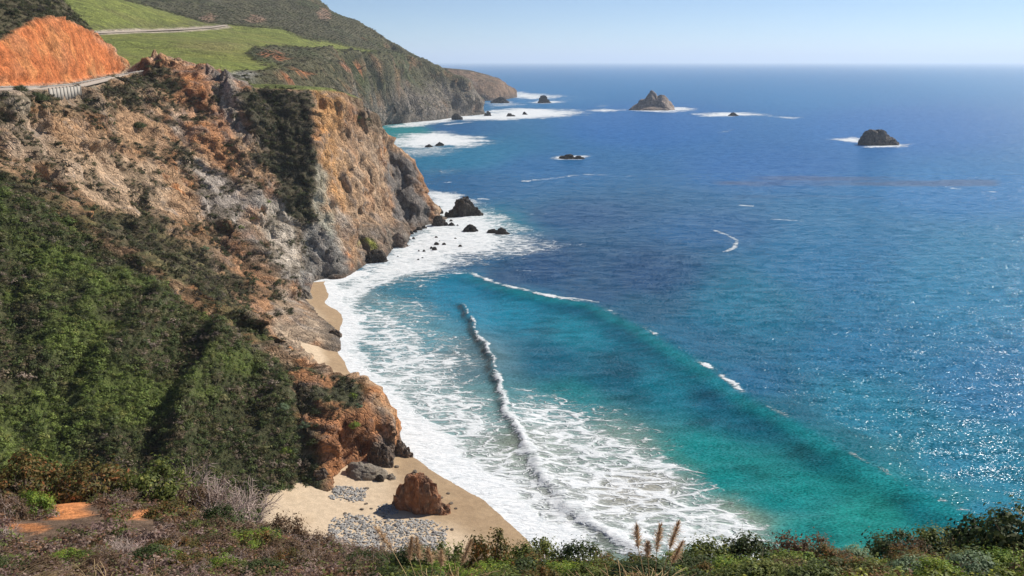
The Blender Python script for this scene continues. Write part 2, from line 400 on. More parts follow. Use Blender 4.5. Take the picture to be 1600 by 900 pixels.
# skyline of the small fin above the road stays ragged
jag = sstep(6, 0, np.minimum(line_d(G[..., 0], G[..., 1], road_edge[6:])[0], line_d(G[..., 0], G[..., 1], ridge2[:5])[0])) * (G[..., 1] > 290)
G[..., 2] += jag * (facets(G, 5, 54, (1, 1, .3)) * 2.2 + facets(G, 2.3, 55) * .9 + .6)
soft = fbm(G, 6, 4, 52) * .7 + fbm(G, 1.8, 2, 53) * .25
G[..., 2] += soft * (on_green + on_hill * 1.2 + rockm * .3)
# rills in the road cut
rill = fbm(np.dstack([G[..., 0] - G[..., 1] * .75 + G[..., 2] * .55, G[..., 2] * .08, G[..., 2] * 0]), 3.2, 4, 61, ridged=True)
G = G + N * (on_cut * (rill * .9 - .2))[..., None]

# the bank falls away below the retaining wall
WA, WB = np.array(P(58, 139.5, 233.5)), np.array(P(108, 134.5, 253)); wd_ = (WB - WA)[:2]; wl_ = np.hypot(*wd_); wd_ = wd_ / wl_
al_ = (G[..., 0] - WA[0]) * wd_[0] + (G[..., 1] - WA[1]) * wd_[1]; ac_ = (G[..., 0] - WA[0]) * wd_[1] - (G[..., 1] - WA[1]) * wd_[0]
in_ = sstep(-2, 1.5, al_) * sstep(wl_ + 2, wl_ - 1.5, al_)
bank = np.minimum(G[..., 2], WA[2] + (WB[2] - WA[2]) * np.clip(al_ / wl_, 0, 1) - np.where(ac_ > 2.6, 4.0, .2) - np.maximum(ac_ - 3, 0) * .55)
G[..., 2] = np.where((ac_ > -3) & (ac_ < 16), G[..., 2] * (1 - in_) + bank * in_, G[..., 2])
pt = Paint(G, (.40, .25, .145), 1.0)
n_big = fbm(G, 30, 4, 11); n_mid = fbm(G, 9, 4, 12); n_sml = fbm(G, 3, 3, 13)
pt.mix(sstep(0, .4, n_big), C_GREY)
pt.mix(sstep(.0, .3, fbm(G, 18, 4, 14)) * .7, (.30, .14, .065))
pt.mix(sstep(.12, .34, n_mid) * .8, C_ORANGE)
pt.mix(sstep(.15, .4, fbm(G, 12, 4, 15)) * .7, C_PALE)
N = normals(G)
# rust band high on the slope, pale wall low on it, grey block at the point
pt.poly([(230, 80), (320, 110), (380, 250), (360, 330), (330, 260), (270, 160)], C_ORANGE, soft=14, amt=.55)
pt.poly([(-50, 190), (120, 170), (250, 240), (250, 330), (100, 320), (-50, 260)], (.40, .24, .13), soft=16, amt=.6)
pt.poly([(300, 260), (370, 290), (375, 345), (320, 330)], C_GREY, soft=10, amt=.8)
pt.poly([(410, 320), (450, 330), (470, 420), (430, 410)], (.47, .40, .32), soft=8, amt=.85)
pt.poly([(345, 330), (430, 430), (430, 540), (330, 500)], (.33, .16, .075), soft=14, amt=.65)
pt.poly([(470, 350), (520, 350), (555, 430), (470, 450)], (.22, .21, .19), soft=10, amt=.9)
pt.poly([(425, 465), (530, 505), (535, 555), (430, 545)], (.36, .28, .20), soft=8, amt=.8)
pt.poly([(480, 140), (530, 140), (560, 330), (545, 340), (505, 260)], (.52, .27, .10), soft=9, amt=.75)
pt.poly([(488, 250), (510, 270), (520, 370), (495, 350)], (.40, .39, .30), soft=6, amt=.7)
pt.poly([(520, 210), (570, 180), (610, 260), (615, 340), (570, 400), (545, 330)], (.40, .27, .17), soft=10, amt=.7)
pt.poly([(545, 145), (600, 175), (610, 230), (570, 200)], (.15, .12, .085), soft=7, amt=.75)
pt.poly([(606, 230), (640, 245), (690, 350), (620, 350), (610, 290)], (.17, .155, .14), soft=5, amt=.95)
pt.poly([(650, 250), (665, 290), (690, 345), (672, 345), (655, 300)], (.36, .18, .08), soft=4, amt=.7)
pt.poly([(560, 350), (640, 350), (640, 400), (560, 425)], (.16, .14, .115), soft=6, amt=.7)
pt.poly([(565, 372), (585, 378), (580, 395), (562, 388)], (.28, .30, .03), soft=3, amt=.8, brk=sstep(-.2, .2, n_sml))
pt.poly([(445, 578), (580, 610), (606, 690), (600, 735), (490, 765), (465, 660)], (.36, .15, .06), soft=6, amt=.85)
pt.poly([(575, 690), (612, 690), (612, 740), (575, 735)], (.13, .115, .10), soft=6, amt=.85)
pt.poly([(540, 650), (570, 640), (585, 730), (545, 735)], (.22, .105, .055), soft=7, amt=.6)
# dark wet band at the foot
pt.mix(sstep(3.2, .6, G[..., 2] + n_mid * 1.5) * .75, C_DARK)
for pl, c_ in SLABS: pt.poly(pl, c_, 1, 7, .85)
# scrub: strips and patches between the rock
dstr = fbm(np.dstack([G[..., 0] - .5 * G[..., 2], G[..., 1], G[..., 2] * .3]), 12, 3, 17)
patch = sstep(-.02, .12, .6 * n_mid + .7 * dstr + .4 * n_sml + .25 * (N[..., 2] - .6))
veg = np.zeros(G.shape[:2])
def scrub(pl, amt, c=C_SCRUB, soft=8):
    global veg
    m = pt.poly(pl, c, .15, soft, 1.0, np.clip(patch * amt + max(0, amt - .75) * 4, 0, 1)); veg = np.maximum(veg, m)
scrub([(372, 138), (480, 142), (492, 210), (496, 300), (495, 345), (462, 350), (430, 290), (395, 215)], 1.0, (.075, .068, .04), 7)
scrub([(-200, 140), (60, 142), (200, 118), (250, 100), (290, 130), (260, 170), (140, 175), (0, 200), (-200, 200)], .85)
scrub([(240, 150), (330, 190), (345, 250), (280, 260), (230, 200)], .7)
scrub([(330, 130), (380, 180), (385, 200), (330, 170)], .8)
scrub([(-200, 180), (0, 262), (110, 330), (230, 330), (330, 420), (430, 540), (380, 525), (300, 470), (100, 340), (-200, 200)], .95, (.085, .09, .035))
scrub([(150, 320), (330, 360), (400, 470), (330, 440), (200, 380)], .85)
scrub([(-200, 150), (480, 150), (480, 430), (430, 540), (0, 330), (-200, 280)], .62, (.085, .065, .038))
scrub([(530, 140), (600, 180), (600, 215), (545, 190)], .55)
scrub([(455, 575), (575, 605), (580, 640), (520, 660), (460, 640)], .8, (.075, .075, .04))
scrub([(440, 560), (480, 620), (490, 700), (500, 765), (440, 790), (420, 700)], .9, (.06, .07, .03))
pt.mix(on_green, (.055, .058, .025), .1)
pt.mix(on_green * sstep(.05, .3, n_mid) * .7, (.085, .08, .04), .1)
pt.mix(on_green * sstep(-.05, .25, fbm(G, 16, 3, 19)) * .8, (.095, .12, .03), .1)
veg = np.maximum(veg, on_green)
pt.poly([(190, 395), (290, 440), (390, 520), (330, 480)], (.42, .18, .075), .4, 3, .75, sstep(-.05, .2, n_sml)); 
pt.poly([(60, 285), (190, 380), (300, 470), (180, 400)], (.35, .20, .12), .3, 4, .5, sstep(-.05, .2, n_sml))
pt.mix(on_hill * 1.0, C_SCRUB, .1); veg = np.maximum(veg, on_hill * .9)
pt.mix(on_top, (.15, .17, .05), .05)
pt.mix(on_cut, C_CUT, .0)
pt.mix(on_cut * sstep(.0, .35, fbm(G, 2.5, 3, 82)) * .45, (.36, .115, .045), 0)
pt.mix(on_cut * sstep(.1, .4, fbm(G, 12, 3, 83)) * .4, (.40, .20, .10), 0)
pt.mix(on_cut * sstep(.05, .4, fbm(G, 7, 4, 81)) * .6, (.62, .27, .10), 0)
pt.mix(on_cut * sstep(.25, .5, n_mid) * sstep(60, 140, px) * .7, (.20, .15, .08), 0)
pt.mix(on_road * (1 - on_cut), C_ROAD, 0)
veg *= (1 - on_cut) * (1 - on_road)
coastG, coastVeg, coastGreen, coastHill = G, veg, on_green, on_hill
px, py = pix(G)
keep = (px > -160) & (G[..., 2] > -3.5) & ~((G[..., 1] > 395) & (px < 330))
# separate landforms share their border, so nothing gaps
zone_spur = keep & (((poly_sd(px, py, [(-400, 100), (0, 270), (100, 332), (300, 460), (400, 520), (440, 556), (560, 596), (625, 690), (625, 900), (-400, 900)]) > 0) & (G[..., 1] < 192)))
zone_cut = keep & ~zone_spur & ((on_cut > .3) | on_hill) & (G[..., 1] > 195)
zone_rest = keep & ~zone_spur & ~zone_cut
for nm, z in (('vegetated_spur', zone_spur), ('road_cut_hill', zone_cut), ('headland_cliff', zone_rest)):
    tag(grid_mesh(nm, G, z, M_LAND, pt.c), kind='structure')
for o in list(col.objects):
    if o.name == 'vegetated_spur': o['label'] = 'steep green scrub covered spur ending in an orange rock nose at the beach'
    if o.name == 'road_cut_hill': o['label'] = 'bare bright orange earth cut above the highway with scrub on top'
    if o.name == 'headland_cliff': o['label'] = 'tan and orange rocky headland cliff dropping to the surf'

# ---- far coast: meadow terrace, hills, cliff band
near = [P(-150, 110, 325), P(100, 112, 335), P(190, 113.5, 342), P(245, 113, 345), P(300, 119, 372), P(350, 124, 405), P(385, 127, 440)]
bench = [P(385, 127, 440), P(420, 129, 500), P(480, 131, 600)]
edge1 = [P(352, 118, 440), P(430, 112, 520), P(400, 98, 560), P(388, 84, 620), P(402, 76, 690), P(450, 74, 760), P(500, 79, 860), P(560, 82, 1000), P(620, 86, 1150), P(655, 92, 1205), P(690, 108, 1228), P(715, 128, 1236), P(738, 153, 1244), P(756, 176, 1252)]
mead = [P(-150, 85, 430), P(100, 85, 430), P(200, 92, 450), P(300, 98, 455), P(345, 100, 470)]
mead2 = [P(100, 66, 560), P(250, 66, 600), P(350, 66, 640), P(400, 68, 690)]
froad = [P(-100, 62, 560), P(90, 57, 600), P(150, 53.5, 640), P(220, 50.5, 720), P(290, 47.5, 800), P(330, 44.5, 850), P(350, 41.5, 880)]
froad_up = [P(-100, 59, 566), P(90, 54, 606), P(150, 50.5, 648), P(220, 47.5, 728), P(290, 44.5, 808), P(330, 41.5, 858), P(352, 38.5, 890)]
mead3 = [P(380, 40, 900), P(450, 48, 930), P(500, 62, 980), P(470, 70, 860)]
gh = [P(120, -10, 760), P(180, -2, 830), P(250, 18, 860), P(320, 36, 890)]
gh0 = [P(-150, -20, 680), P(60, 10, 690), P(150, 30, 690), P(250, 36, 790)]
dk0 = [P(335, 36, 960), P(250, 14, 980), P(150, -10, 1000)]
dk1 = [P(350, 30, 1000), P(400, 32, 1040), P(450, 36, 1060), P(500, 45, 1090), P(560, 62, 1130)]
dk2 = [P(300, -30, 1150), P(400, -5, 1180), P(450, -10, 1230), P(488, -2, 1290), P(506, 14, 1286), P(524, 28, 1272), P(546, 30, 1236), P(578, 53, 1222), P(612, 81, 1215), P(650, 90, 1235)]
back = [(-900, 1700, 400), (-500, 1700, 250), (-330, 1600, 80), (-200, 1600, 0), (-60, 1400, -10)]
ffoot = [(-92, 470, 0), (-108, 560, 0), (-122, 680, 0), (-145, 820, 0), S(570, 206, 0), S(600, 195, 0), S(640, 191, 0), S(680, 188, 0), S(715, 182, 0), S(758, 178.5, 0)]
fout = [(p[0] + 22, p[1] - 12, -14) for p in ffoot] + [(-15, 1262, -14), (20, 1300, -14), (20, 1700, -8)]
mids = [P(480, 100, 700), P(520, 110, 800), P(600, 120, 1050), P(640, 140, 1120), P(680, 150, 1170), P(560, 140, 960), P(450, 95, 640), P(450, 115, 560)]
GB = (-900, 0, 318, 1560)
G = tin([near, bench, edge1, mead, mead2, froad, froad_up, mead3, gh, gh0, dk0, dk1, dk2, ffoot, fout], mids + back + [(-900, 318, 90), (-900, 800, 240), (20, 318, -60), (-45, 420, -30), (20, 900, -10), (-420, 318, 68)], GB, 3.2, 4.0)
px, py = pix(G)
wob = fbm(G, 60, 3, 8)
on_mead = sstep(-3, 3, poly_sd(px + wob * 8, py + wob * 3, [(-300, 140), (350, 127), (378, 113), (432, 110), (395, 95), (386, 84), (392, 75), (430, 72), (520, 78), (600, 84), (520, 68), (470, 60), (440, 45), (370, 40), (325, 38), (180, -5), (95, -20), (60, 30), (-300, 30)])) * (G[..., 2] > 55)
strip = line_d(G[..., 0], G[..., 1], [p[:2] for p in froad])[0]
on_fr = sstep(7.5, 4.5, strip)
rockm = (1 - on_mead) * (1 - on_fr)
N = normals(G); steep = sstep(.95, .75, N[..., 2])
down = np.dstack([N[..., 0], N[..., 1], N[..., 2] * .4])
crag = fbm(G, 95, 3, 41, (1, 1, .3), True) * 17 + fbm(G, 30, 3, 45, (1, 1, .4), True, .55) * 5 + facets(G, 22, 46, (1, 1, .5)) * 5
G = G + down * (rockm * (.22 + .78 * steep) * sstep(0, 14, G[..., 2]) * crag)[..., None]
G[..., 2] += rockm * sstep(0, 6, G[..., 2]) * fbm(G, 14, 3, 48) * 1.2 + on_mead * fbm(G, 60, 3, 47) * .8
pt = Paint(G, (.10, .092, .048), .25)
nb = fbm(G, 90, 4, 101); nm_ = fbm(G, 25, 4, 102)
N = normals(G); steep = sstep(.85, .6, N[..., 2] + nm_ * .12)
pt.mix(sstep(-.05, .3, nb) * .7, (.07, .085, .03))
pt.mix(steep * sstep(60, 25, G[..., 2] + nb * 25) * .9, (.22, .185, .15), 1)
pt.mix(steep * sstep(.1, .3, nm_) * .6, (.27, .15, .08), 1)
for (cx, cy, rx, ry) in ((436, 88, 9, 9), (470, 115, 14, 6), (415, 85, 8, 4), (452, 120, 5, 7), (450, 116, 5, 6), (540, 104, 5, 7), (560, 108, 4, 5), (326, 30, 12, 7), (400, 30, 14, 6), (507, 22, 10, 9)):
    d = ((pt.wx - cx) / rx) ** 2 + ((pt.wy - cy) / ry) ** 2
    pt.mix(sstep(1.3, .7, d) * (G[..., 1] > 500), (.40, .155, .065) if cy > 40 else (.30, .19, .12), .6)
pt.mix(sstep(9, 2, G[..., 2]) * .8, (.10, .09, .075), 1)
pt.mix(on_mead, C_MEADOW, 0)
pt.mix(on_mead * sstep(-.1, .35, nb) * .5, (.25, .23, .055), 0)
pt.poly([(270, 66), (360, 64), (400, 72), (330, 80), (280, 74)], (.23, .19, .075), 0, 7, .55)
pt.mix(on_mead * sstep(.05, .35, nm_) * .3, (.13, .155, .04), 0)
pt.mix(on_mead * sstep(.1, .35, fbm(G * [.5, 1, 1], 45, 4, 103)) * .3, (.21, .17, .07), 0)
pt.poly([(140, 44), (330, 40), (350, 36), (330, 34), (250, 40), (140, 40)], (.10, .095, .045), .1, 4, .7)
pt.mix(on_fr, (.50, .42, .31), 0)
pt.poly([(190, 105), (222, 105), (222, 118), (190, 118)], (.55, .40, .28), 0, 2, .9)
pt.poly([(362, 114), (392, 114), (392, 124), (370, 124)], (.40, .38, .34), .8, 3, .8)
farG, farC = G, pt.c; far_mead = on_mead; far_px, far_py = pix(G)
keep = (far_px > -160) & (far_py > -160) & (G[..., 2] > -6)
zm = keep & (on_mead > .5)
tag(grid_mesh('meadow', G, zm, M_FARLAND, pt.c), 'bright green coastal meadow with a pale road across it', kind='structure')
tag(grid_mesh('far_hills', G, keep & ~zm, M_FARLAND, pt.c), 'scrub covered hills and dark cliff band beyond the meadow', kind='structure')

# ---- far headland
topl = [P(600, 98, 2150), P(690, 105.5, 1730), P(740, 110, 1770), P(778, 121, 1800), P(796, 137, 1850), P(804, 150, 1905)]
fl = [S(640, 165, 0), S(690, 160, 0), S(740, 157.5, 0), S(775, 157.5, 0), S(806, 152, 0)]
G = tin([topl, fl, [(p[0] + 15, p[1] - 30, -14) for p in fl]], [(-500, 2400, 60), (-100, 2400, -10), (60, 2300, -10), (-450, 1500, -10), (60, 1600, -10)], (-420, 40, 1560, 2250), 5, 5)
N = normals(G); steep = sstep(.97, .8, N[..., 2])
G = G + np.dstack([N[..., 0], N[..., 1], N[..., 2] * .3]) * (steep * (fbm(G, 110, 3, 141, (1, 1, .25), True) * 14 + fbm(G, 35, 3, 142, (1, 1, .4), True) * 6) * sstep(-5, 12, G[..., 2]))[..., None]
pt = Paint(G, (.11, .085, .05), .3); N = normals(G)
pt.mix(sstep(.97, .8, N[..., 2]) , (.26, .17, .11), 1)
pt.mix(sstep(8, 2, G[..., 2]) * .8, (.10, .08, .065), 1)
tag(grid_mesh('far_headland', G, (G[..., 2] > -8), M_FARLAND, pt.c), 'distant brown flat topped headland at the horizon', kind='structure')

# ---- beach sand
water_px = [(548, 428), (506, 441), (514, 462), (506, 474), (531, 487), (537, 500), (530, 515), (526, 548), (540, 570), (562, 600), (578, 640), (596, 670), (638, 705), (688, 740), (725, 761), (770, 783), (789, 807), (826, 842), (870, 900)]
waterline = [S(x, y, .1) for x, y in water_px]
inner = [S(450, 440, 2.2), S(460, 470, 2.2), S(470, 500, 2.6), S(470, 545, 3.2), S(430, 560, 4), S(540, 612, 3.0), S(560, 690, 2.6), S(500, 755, 2.6), S(420, 790, 4.2), S(380, 840, 5), S(500, 870, 3.6), S(700, 880, 2.2), S(800, 900, 1.2)]
seaw = [S(x + 34, y + 6 - (4 if y < 560 else 0), -1.4) for x, y in water_px]
seaw2 = [(a[0] + 14, a[1] - 2, -4.0) for a in seaw]
G = tin([waterline, inner, seaw, seaw2], [S(610, 770, 1.5), S(560, 800, 2.4)], (-85, 45, 98, 300), .8, 1.2)
G[..., 2] += fbm(G, 9, 3, 201) * .14 + fbm(G, 2.2, 3, 202) * .05
pt = Paint(G, C_SAND, 0)
pt.mix(sstep(1.9, .9, G[..., 2] + fbm(G, 12, 3, 203) * .5) * .85, C_WET)
pt.mix(sstep(.1, .4, fbm(G, 5, 4, 205)) * .3, (.5, .36, .22))
beachG = G
M_SAND, n, l, b = new_mat('beach_sand')
a = node(n, 'ShaderNodeAttribute', attribute_name='Col'); g = n.new('ShaderNodeNewGeometry')
n1 = noise_(n, l, g.outputs['Position'], .9, 8, .7); n2 = noise_(n, l, g.outputs['Position'], 5, 4, .7)
hs = n.new('ShaderNodeVectorMath'); hs.operation = 'SCALE'; l.new(a.outputs['Color'], hs.inputs[0])
l.new(math_(n, l, 'MULTIPLY', ramp_(n, l, n1, .3, .7, .86, 1.1), ramp_(n, l, n2, .3, .7, .88, 1.1)), hs.inputs['Scale']); l.new(hs.outputs[0], b.inputs['Base Color'])
bp = n.new('ShaderNodeBump'); bp.inputs['Strength'].default_value = .4; bp.inputs['Distance'].default_value = .25; l.new(n1, bp.inputs['Height']); l.new(bp.outputs[0], b.inputs['Normal'])
tag(grid_mesh('beach', G, G[..., 2] > -1.6, M_SAND, pt.c), 'pale sandy cove beach below the cliffs', kind='structure')

# ================================================================== SEA
def sea_grid():
    az = np.radians(np.linspace(-48, 42, 720))
    r = np.concatenate([np.geomspace(92, 520, 470), np.geomspace(520, 3000, 190)[1:], np.geomspace(3000, 130000, 60)[1:]])
    A, Rr = np.meshgrid(az, r)
    return np.dstack([Rr * np.sin(A), Rr * np.cos(A), np.zeros_like(A)])
G = sea_grid(); X, Y = G[..., 0], G[..., 1]
px, py = pix(G)
srgb = lambda c: np.where(np.array(c) / 255. < .04045, np.array(c) / 255. / 12.92, ((np.array(c) / 255. + .055) / 1.055) ** 2.4)
SMP = [(1000, 104, 30, 85, 165), (1500, 104, 35, 90, 170), (820, 130, 28, 82, 160), (1300, 130, 30, 85, 165), (1000, 200, 22, 78, 155), (1400, 200, 24, 82, 160), (700, 200, 20, 72, 135),
 (640, 205, 40, 105, 130), (720, 245, 15, 90, 140), (850, 262, 15, 76, 140), (1200, 260, 20, 76, 150), (1500, 300, 20, 88, 158), (750, 290, 16, 72, 130), (900, 340, 12, 56, 108), (1100, 360, 14, 68, 126),
 (1000, 430, 12, 50, 98), (850, 420, 12, 48, 96), (700, 400, 20, 60, 110), (1300, 400, 14, 84, 140), (1500, 450, 14, 94, 146), (1150, 480, 8, 86, 128), (1350, 540, 6, 106, 132), (1550, 600, 8, 106, 136), (1000, 485, 8, 62, 100), (930, 465, 10, 52, 96), (800, 440, 10, 48, 92),
 (720, 460, 16, 122, 138), (800, 480, 8, 122, 134), (900, 515, 8, 120, 126), (850, 560, 6, 90, 102), (950, 590, 6, 88, 98), (1050, 600, 6, 108, 114), (1100, 700, 12, 128, 116), (1250, 760, 22, 130, 116), (1350, 810, 32, 136, 116),
 (1200, 650, 5, 92, 102), (1300, 700, 5, 102, 104), (1450, 780, 10, 114, 114), (1350, 640, 6, 116, 130), (1500, 720, 6, 114, 130), (1180, 600, 6, 92, 116), (1100, 540, 6, 92, 112), (1600, 830, 8, 112, 126),
 (600, 480, 92, 148, 148), (650, 530, 84, 146, 146), (620, 620, 128, 160, 150), (750, 640, 104, 146, 134), (820, 710, 134, 146, 120), (950, 700, 108, 136, 112), (1000, 760, 150, 136, 104), (1150, 815, 120, 142, 112), (880, 630, 40, 122, 116), (730, 560, 84, 116, 112), (1050, 720, 50, 130, 112),
 (640, 450, 36, 116, 128), (600, 420, 60, 120, 140), (740, 350, 30, 100, 130), (560, 460, 120, 150, 150), (860, 800, 150, 150, 130), (1220, 880, 90, 140, 110)]
SMP += [(1210, 780, 14, 128, 116), (1270, 840, 24, 132, 116), (1130, 750, 14, 126, 114)]
SMP = [(a_, b_, r_ * .3, g_ * 1.36, bl * 1.14) if 180 < b_ < 500 and g_ < 112 else (a_, b_, r_ * .7, g_ * 1.48, bl * 1.12) if b_ <= 180 else (a_, b_, r_ * .9 if r_ < 45 else r_ * 1.1, min(g_ * 1.08, 172), min(bl * 1.17, 172)) for a_, b_, r_, g_, bl in SMP]
sp = np.array([s[:2] for s in SMP], float); sc = np.array([srgb(s[2:]) for s in SMP]) / 1.4
wx = fbm(G * [1, .6, 1], 26, 4, 301); wy = fbm(G * [1, .6, 1], 26, 4, 302)
kk = FPX / np.maximum(Y, 80)
qx = px + wx * 7 * kk; qy = py + wy * 3.0 * kk * np.clip(75 / np.maximum(Y, 80) * 2, .1, 1)
qx = qx.astype(np.float32); qy = qy.astype(np.float32); num = np.zeros(G.shape, np.float32); den = np.zeros(G.shape[:2], np.float32)
for (x, y), c in zip(sp, sc):
    d2 = np.square((qx - np.float32(x)) * np.float32(.55)) + np.square((qy - np.float32(y)) * np.float32(1.0 if y > 380 else 2.2)) + np.float32(120)
    wgt = np.float32(1e4) / (d2 * d2)
    for ch in range(3): num[..., ch] += wgt * np.float32(c[ch])
    den += wgt
wcol = num / den[..., None]
# kelp and reef seen through the shallow water
reef = sstep(.1, .4, fbm(G * [.7, 1, 1], 13, 4, 311)) * sstep(-4, 10, poly_sd(px, py, [(740, 520), (900, 480), (1100, 590), (1300, 720), (1500, 810), (1300, 860), (1180, 760), (1000, 640), (860, 600)]))
wcol *= (1 - .28 * reef)[..., None]
kelp = sstep(.12, .35, fbm(G * [.35, 1.3, 1], 60, 4, 312)) * sstep(-10, 12, poly_sd(px, py, [(1100, 270), (1560, 270), (1560, 315), (1150, 310)]))
wcol = wcol * (1 - .5 * kelp[..., None]) + np.array([.10, .07, .07]) * .5 * kelp[..., None]

# --- swell and breakers
Z = np.zeros_like(X)
shore_d, shore_t, _ = line_d(X, Y, waterline)
open_ = sstep(2, 40, shore_d)
Z += open_ * (fbm(G * [.45, 1, 1], 18, 3, 321) * .42 + fbm(G * [.5, 1, 1], 60, 2, 322) * .28 + fbm(G * [.6, 1, 1], 5, 2, 323) * .13 * sstep(700, 200, Y))
crest1 = [S(*p) for p in ((718, 470), (733, 498), (748, 530), (768, 560), (774, 590), (786, 620), (793, 650), (814, 680), (834, 718), (850, 750), (890, 790), (940, 830), (1010, 872), (1090, 930))]
crest2 = [S(*p) for p in ((540, 447), (620, 441), (690, 433), (735, 432), (780, 450), (850, 467), (930, 482), (1000, 517), (1110, 583), (1170, 630), (1250, 670), (1350, 732), (1480, 798), (1570, 838), (1660, 880))]
wig = fbm(G, 7, 3, 331) * 1.1
d1, t1, s1 = line_d(X + wig, Y + wig * .5, crest1)
sd1 = d1 * s1                        # negative = seaward or shoreward by sign
d2, t2, s2 = line_d(X + wig * .8, Y + wig * .5, crest2)
sd2 = d2 * s2
# shoreward side of both crests is to the right of travel (negative)
ramp1 = sstep(0, .06, t1) * (1 - .35 * sstep(.4, .9, t1))
prof1 = np.where(sd1 > 0, np.exp(-(sd1 / 5.5) ** 2), np.exp(-(sd1 / 1.5) ** 2))
Z += 1.25 * ramp1 * prof1 * (1 - .2 * sstep(.38, .5, t1)) * (1 + .25 * fbm(G, 12, 2, 354))
prof2 = np.where(sd2 > 0, np.exp(-(sd2 / 10) ** 2), np.exp(-(sd2 / 6.5) ** 2))
Z += 1.6 * sstep(0, .25, t2) * prof2
wcol *= (1 - .10 * np.exp(-((sd2 + 6) / 6) ** 2) * sstep(.2, .4, t2))[..., None]  # shade on the swell's shoreward face, put into the water colour

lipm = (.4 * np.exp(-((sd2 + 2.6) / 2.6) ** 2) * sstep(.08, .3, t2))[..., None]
wcol = wcol * (1 - lipm) + np.array([.012, .30, .29]) * lipm     # light coming through the thin crest, painted into the colour as teal
# --- foam cover 0..1
foam = np.zeros_like(X)
fn = fbm(G, 9, 4, 341); fn2 = fbm(G * [.5, 1, 1], 22, 3, 342)
def near_box(q, m):
    xs = [p[0] for p in q]; ys = [p[1] for p in q]
    return (X > min(xs) - m) & (X < max(xs) + m) & (Y > min(ys) - m) & (Y < max(ys) + m)
def foam_poly(pl, dens, soft, wob=1.0):
    q = [S(*p) for p in pl]; b = near_box(q, soft * (2 + 2 * wob))
    sdv = poly_sd(X[b], Y[b], q) + (fn[b] * .6 + fn2[b]) * soft * wob
    foam[b] = np.maximum(foam[b], dens * sstep(-soft, soft, sdv))
def foam_line(pl, dens, wid, wob=.6):
    q = [S(*p) for p in pl]; b = near_box(q, wid * 4)
    d, t, s = line_d(X[b] + fn[b] * wid * wob * 2, Y[b] + fn2[b] * wid * wob * 3, q)
    foam[b] = np.maximum(foam[b], dens * sstep(wid, wid * .25, d) * sstep(0, .08, t) * sstep(1, .92, t) * (.65 + .6 * fn2[b]))
# surf at the headland
foam_poly([(530, 440), (590, 405), (640, 370), (680, 342), (660, 296), (705, 300), (735, 318), (770, 345), (800, 372), (770, 392), (720, 402), (690, 425), (640, 437), (560, 452)], .84, 9)
foam_poly([(660, 300), (740, 310), (830, 362), (850, 385), (900, 382), (860, 395), (760, 405), (680, 440), (560, 452)], .52, 12)
foam_poly([(690, 298), (760, 318), (770, 335), (720, 330)], .5, 12)
# swash along the sand and the lace behind it
fs = sstep(10, 3.5, shore_d + fn * 4 + fn2 * 5 - 3 * sstep(.45, .75, shore_t))
foam = np.maximum(foam, .9 * fs * (X > -82) * (Y < 300))
foam_poly([(520, 445), (575, 448), (560, 480), (545, 520), (600, 600), (640, 660), (700, 720), (640, 700), (570, 610), (525, 550), (510, 480)], .8, 5)
foam_poly([(560, 470), (640, 500), (690, 560), (770, 640), (800, 680), (850, 760), (950, 840), (820, 850), (700, 740), (600, 620), (560, 540)], .6, 9)
foam_poly([(600, 560), (700, 600), (780, 650), (830, 740), (900, 810), (830, 840), (740, 740), (650, 650)], .64, 8)
foam_poly([(560, 455), (700, 470), (740, 560), (770, 620), (640, 590), (560, 520)], .36, 10)
foam_poly([(790, 640), (860, 625), (930, 660), (1000, 690), (1060, 740), (1140, 785), (1220, 850), (1210, 890), (1000, 890), (880, 790), (830, 710)], .58, 6)
foam_poly([(780, 600), (880, 600), (960, 630), (1060, 700), (960, 700), (840, 680)], .34, 8)
foam_poly([(1010, 790), (1100, 775), (1150, 790), (1225, 850), (1190, 880), (1060, 850)], .66, 4)
# breaker
rag = fbm(G, 3.5, 4, 352); rag2 = fbm(G, 14, 3, 353)
lip = np.exp(-((sd1 - .2) / .55) ** 2) * sstep(.01, .05, t1) * sstep(-.25, .25, rag + .15)
grow = sstep(.36, .75, t1)
lo = -(.6 + 1.2 * grow) + (rag * 1.8 + rag2 * 2.0) * (.3 + .8 * grow); hi = .35 + .8 * grow + rag * 1.2
bore = sstep(lo - 1.0, lo + 1.0, sd1) * sstep(hi + 1.2, hi - .8, sd1)
bore *= np.clip(sstep(.2, .25, t1) * sstep(.36, .32, t1) + sstep(.38, .44, t1), 0, 1)
foam = np.maximum(foam, np.maximum(lip * .7, bore * (.86 + .3 * rag2)))
Z += bore * (.05 + .35 * np.abs(fbm(G, 2.6, 3, 351)))
l2 = np.exp(-(sd2 / (.9 + .8 * np.clip(fn2 + .3, 0, 1))) ** 2) * (sstep(.02, .06, t2) * sstep(.42, .34, t2) * (.7 + fn2 * .9) + sstep(.60, .63, t2) * sstep(.74, .70, t2) * (.65 + 1.2 * fn) + .42 * sstep(.36, .42, t2) * sstep(1.0, .9, t2) * sstep(-.1, .3, fn + .4 * fn2))
foam = np.maximum(foam, np.clip(l2 * (.85 + .9 * rag), 0, .85))
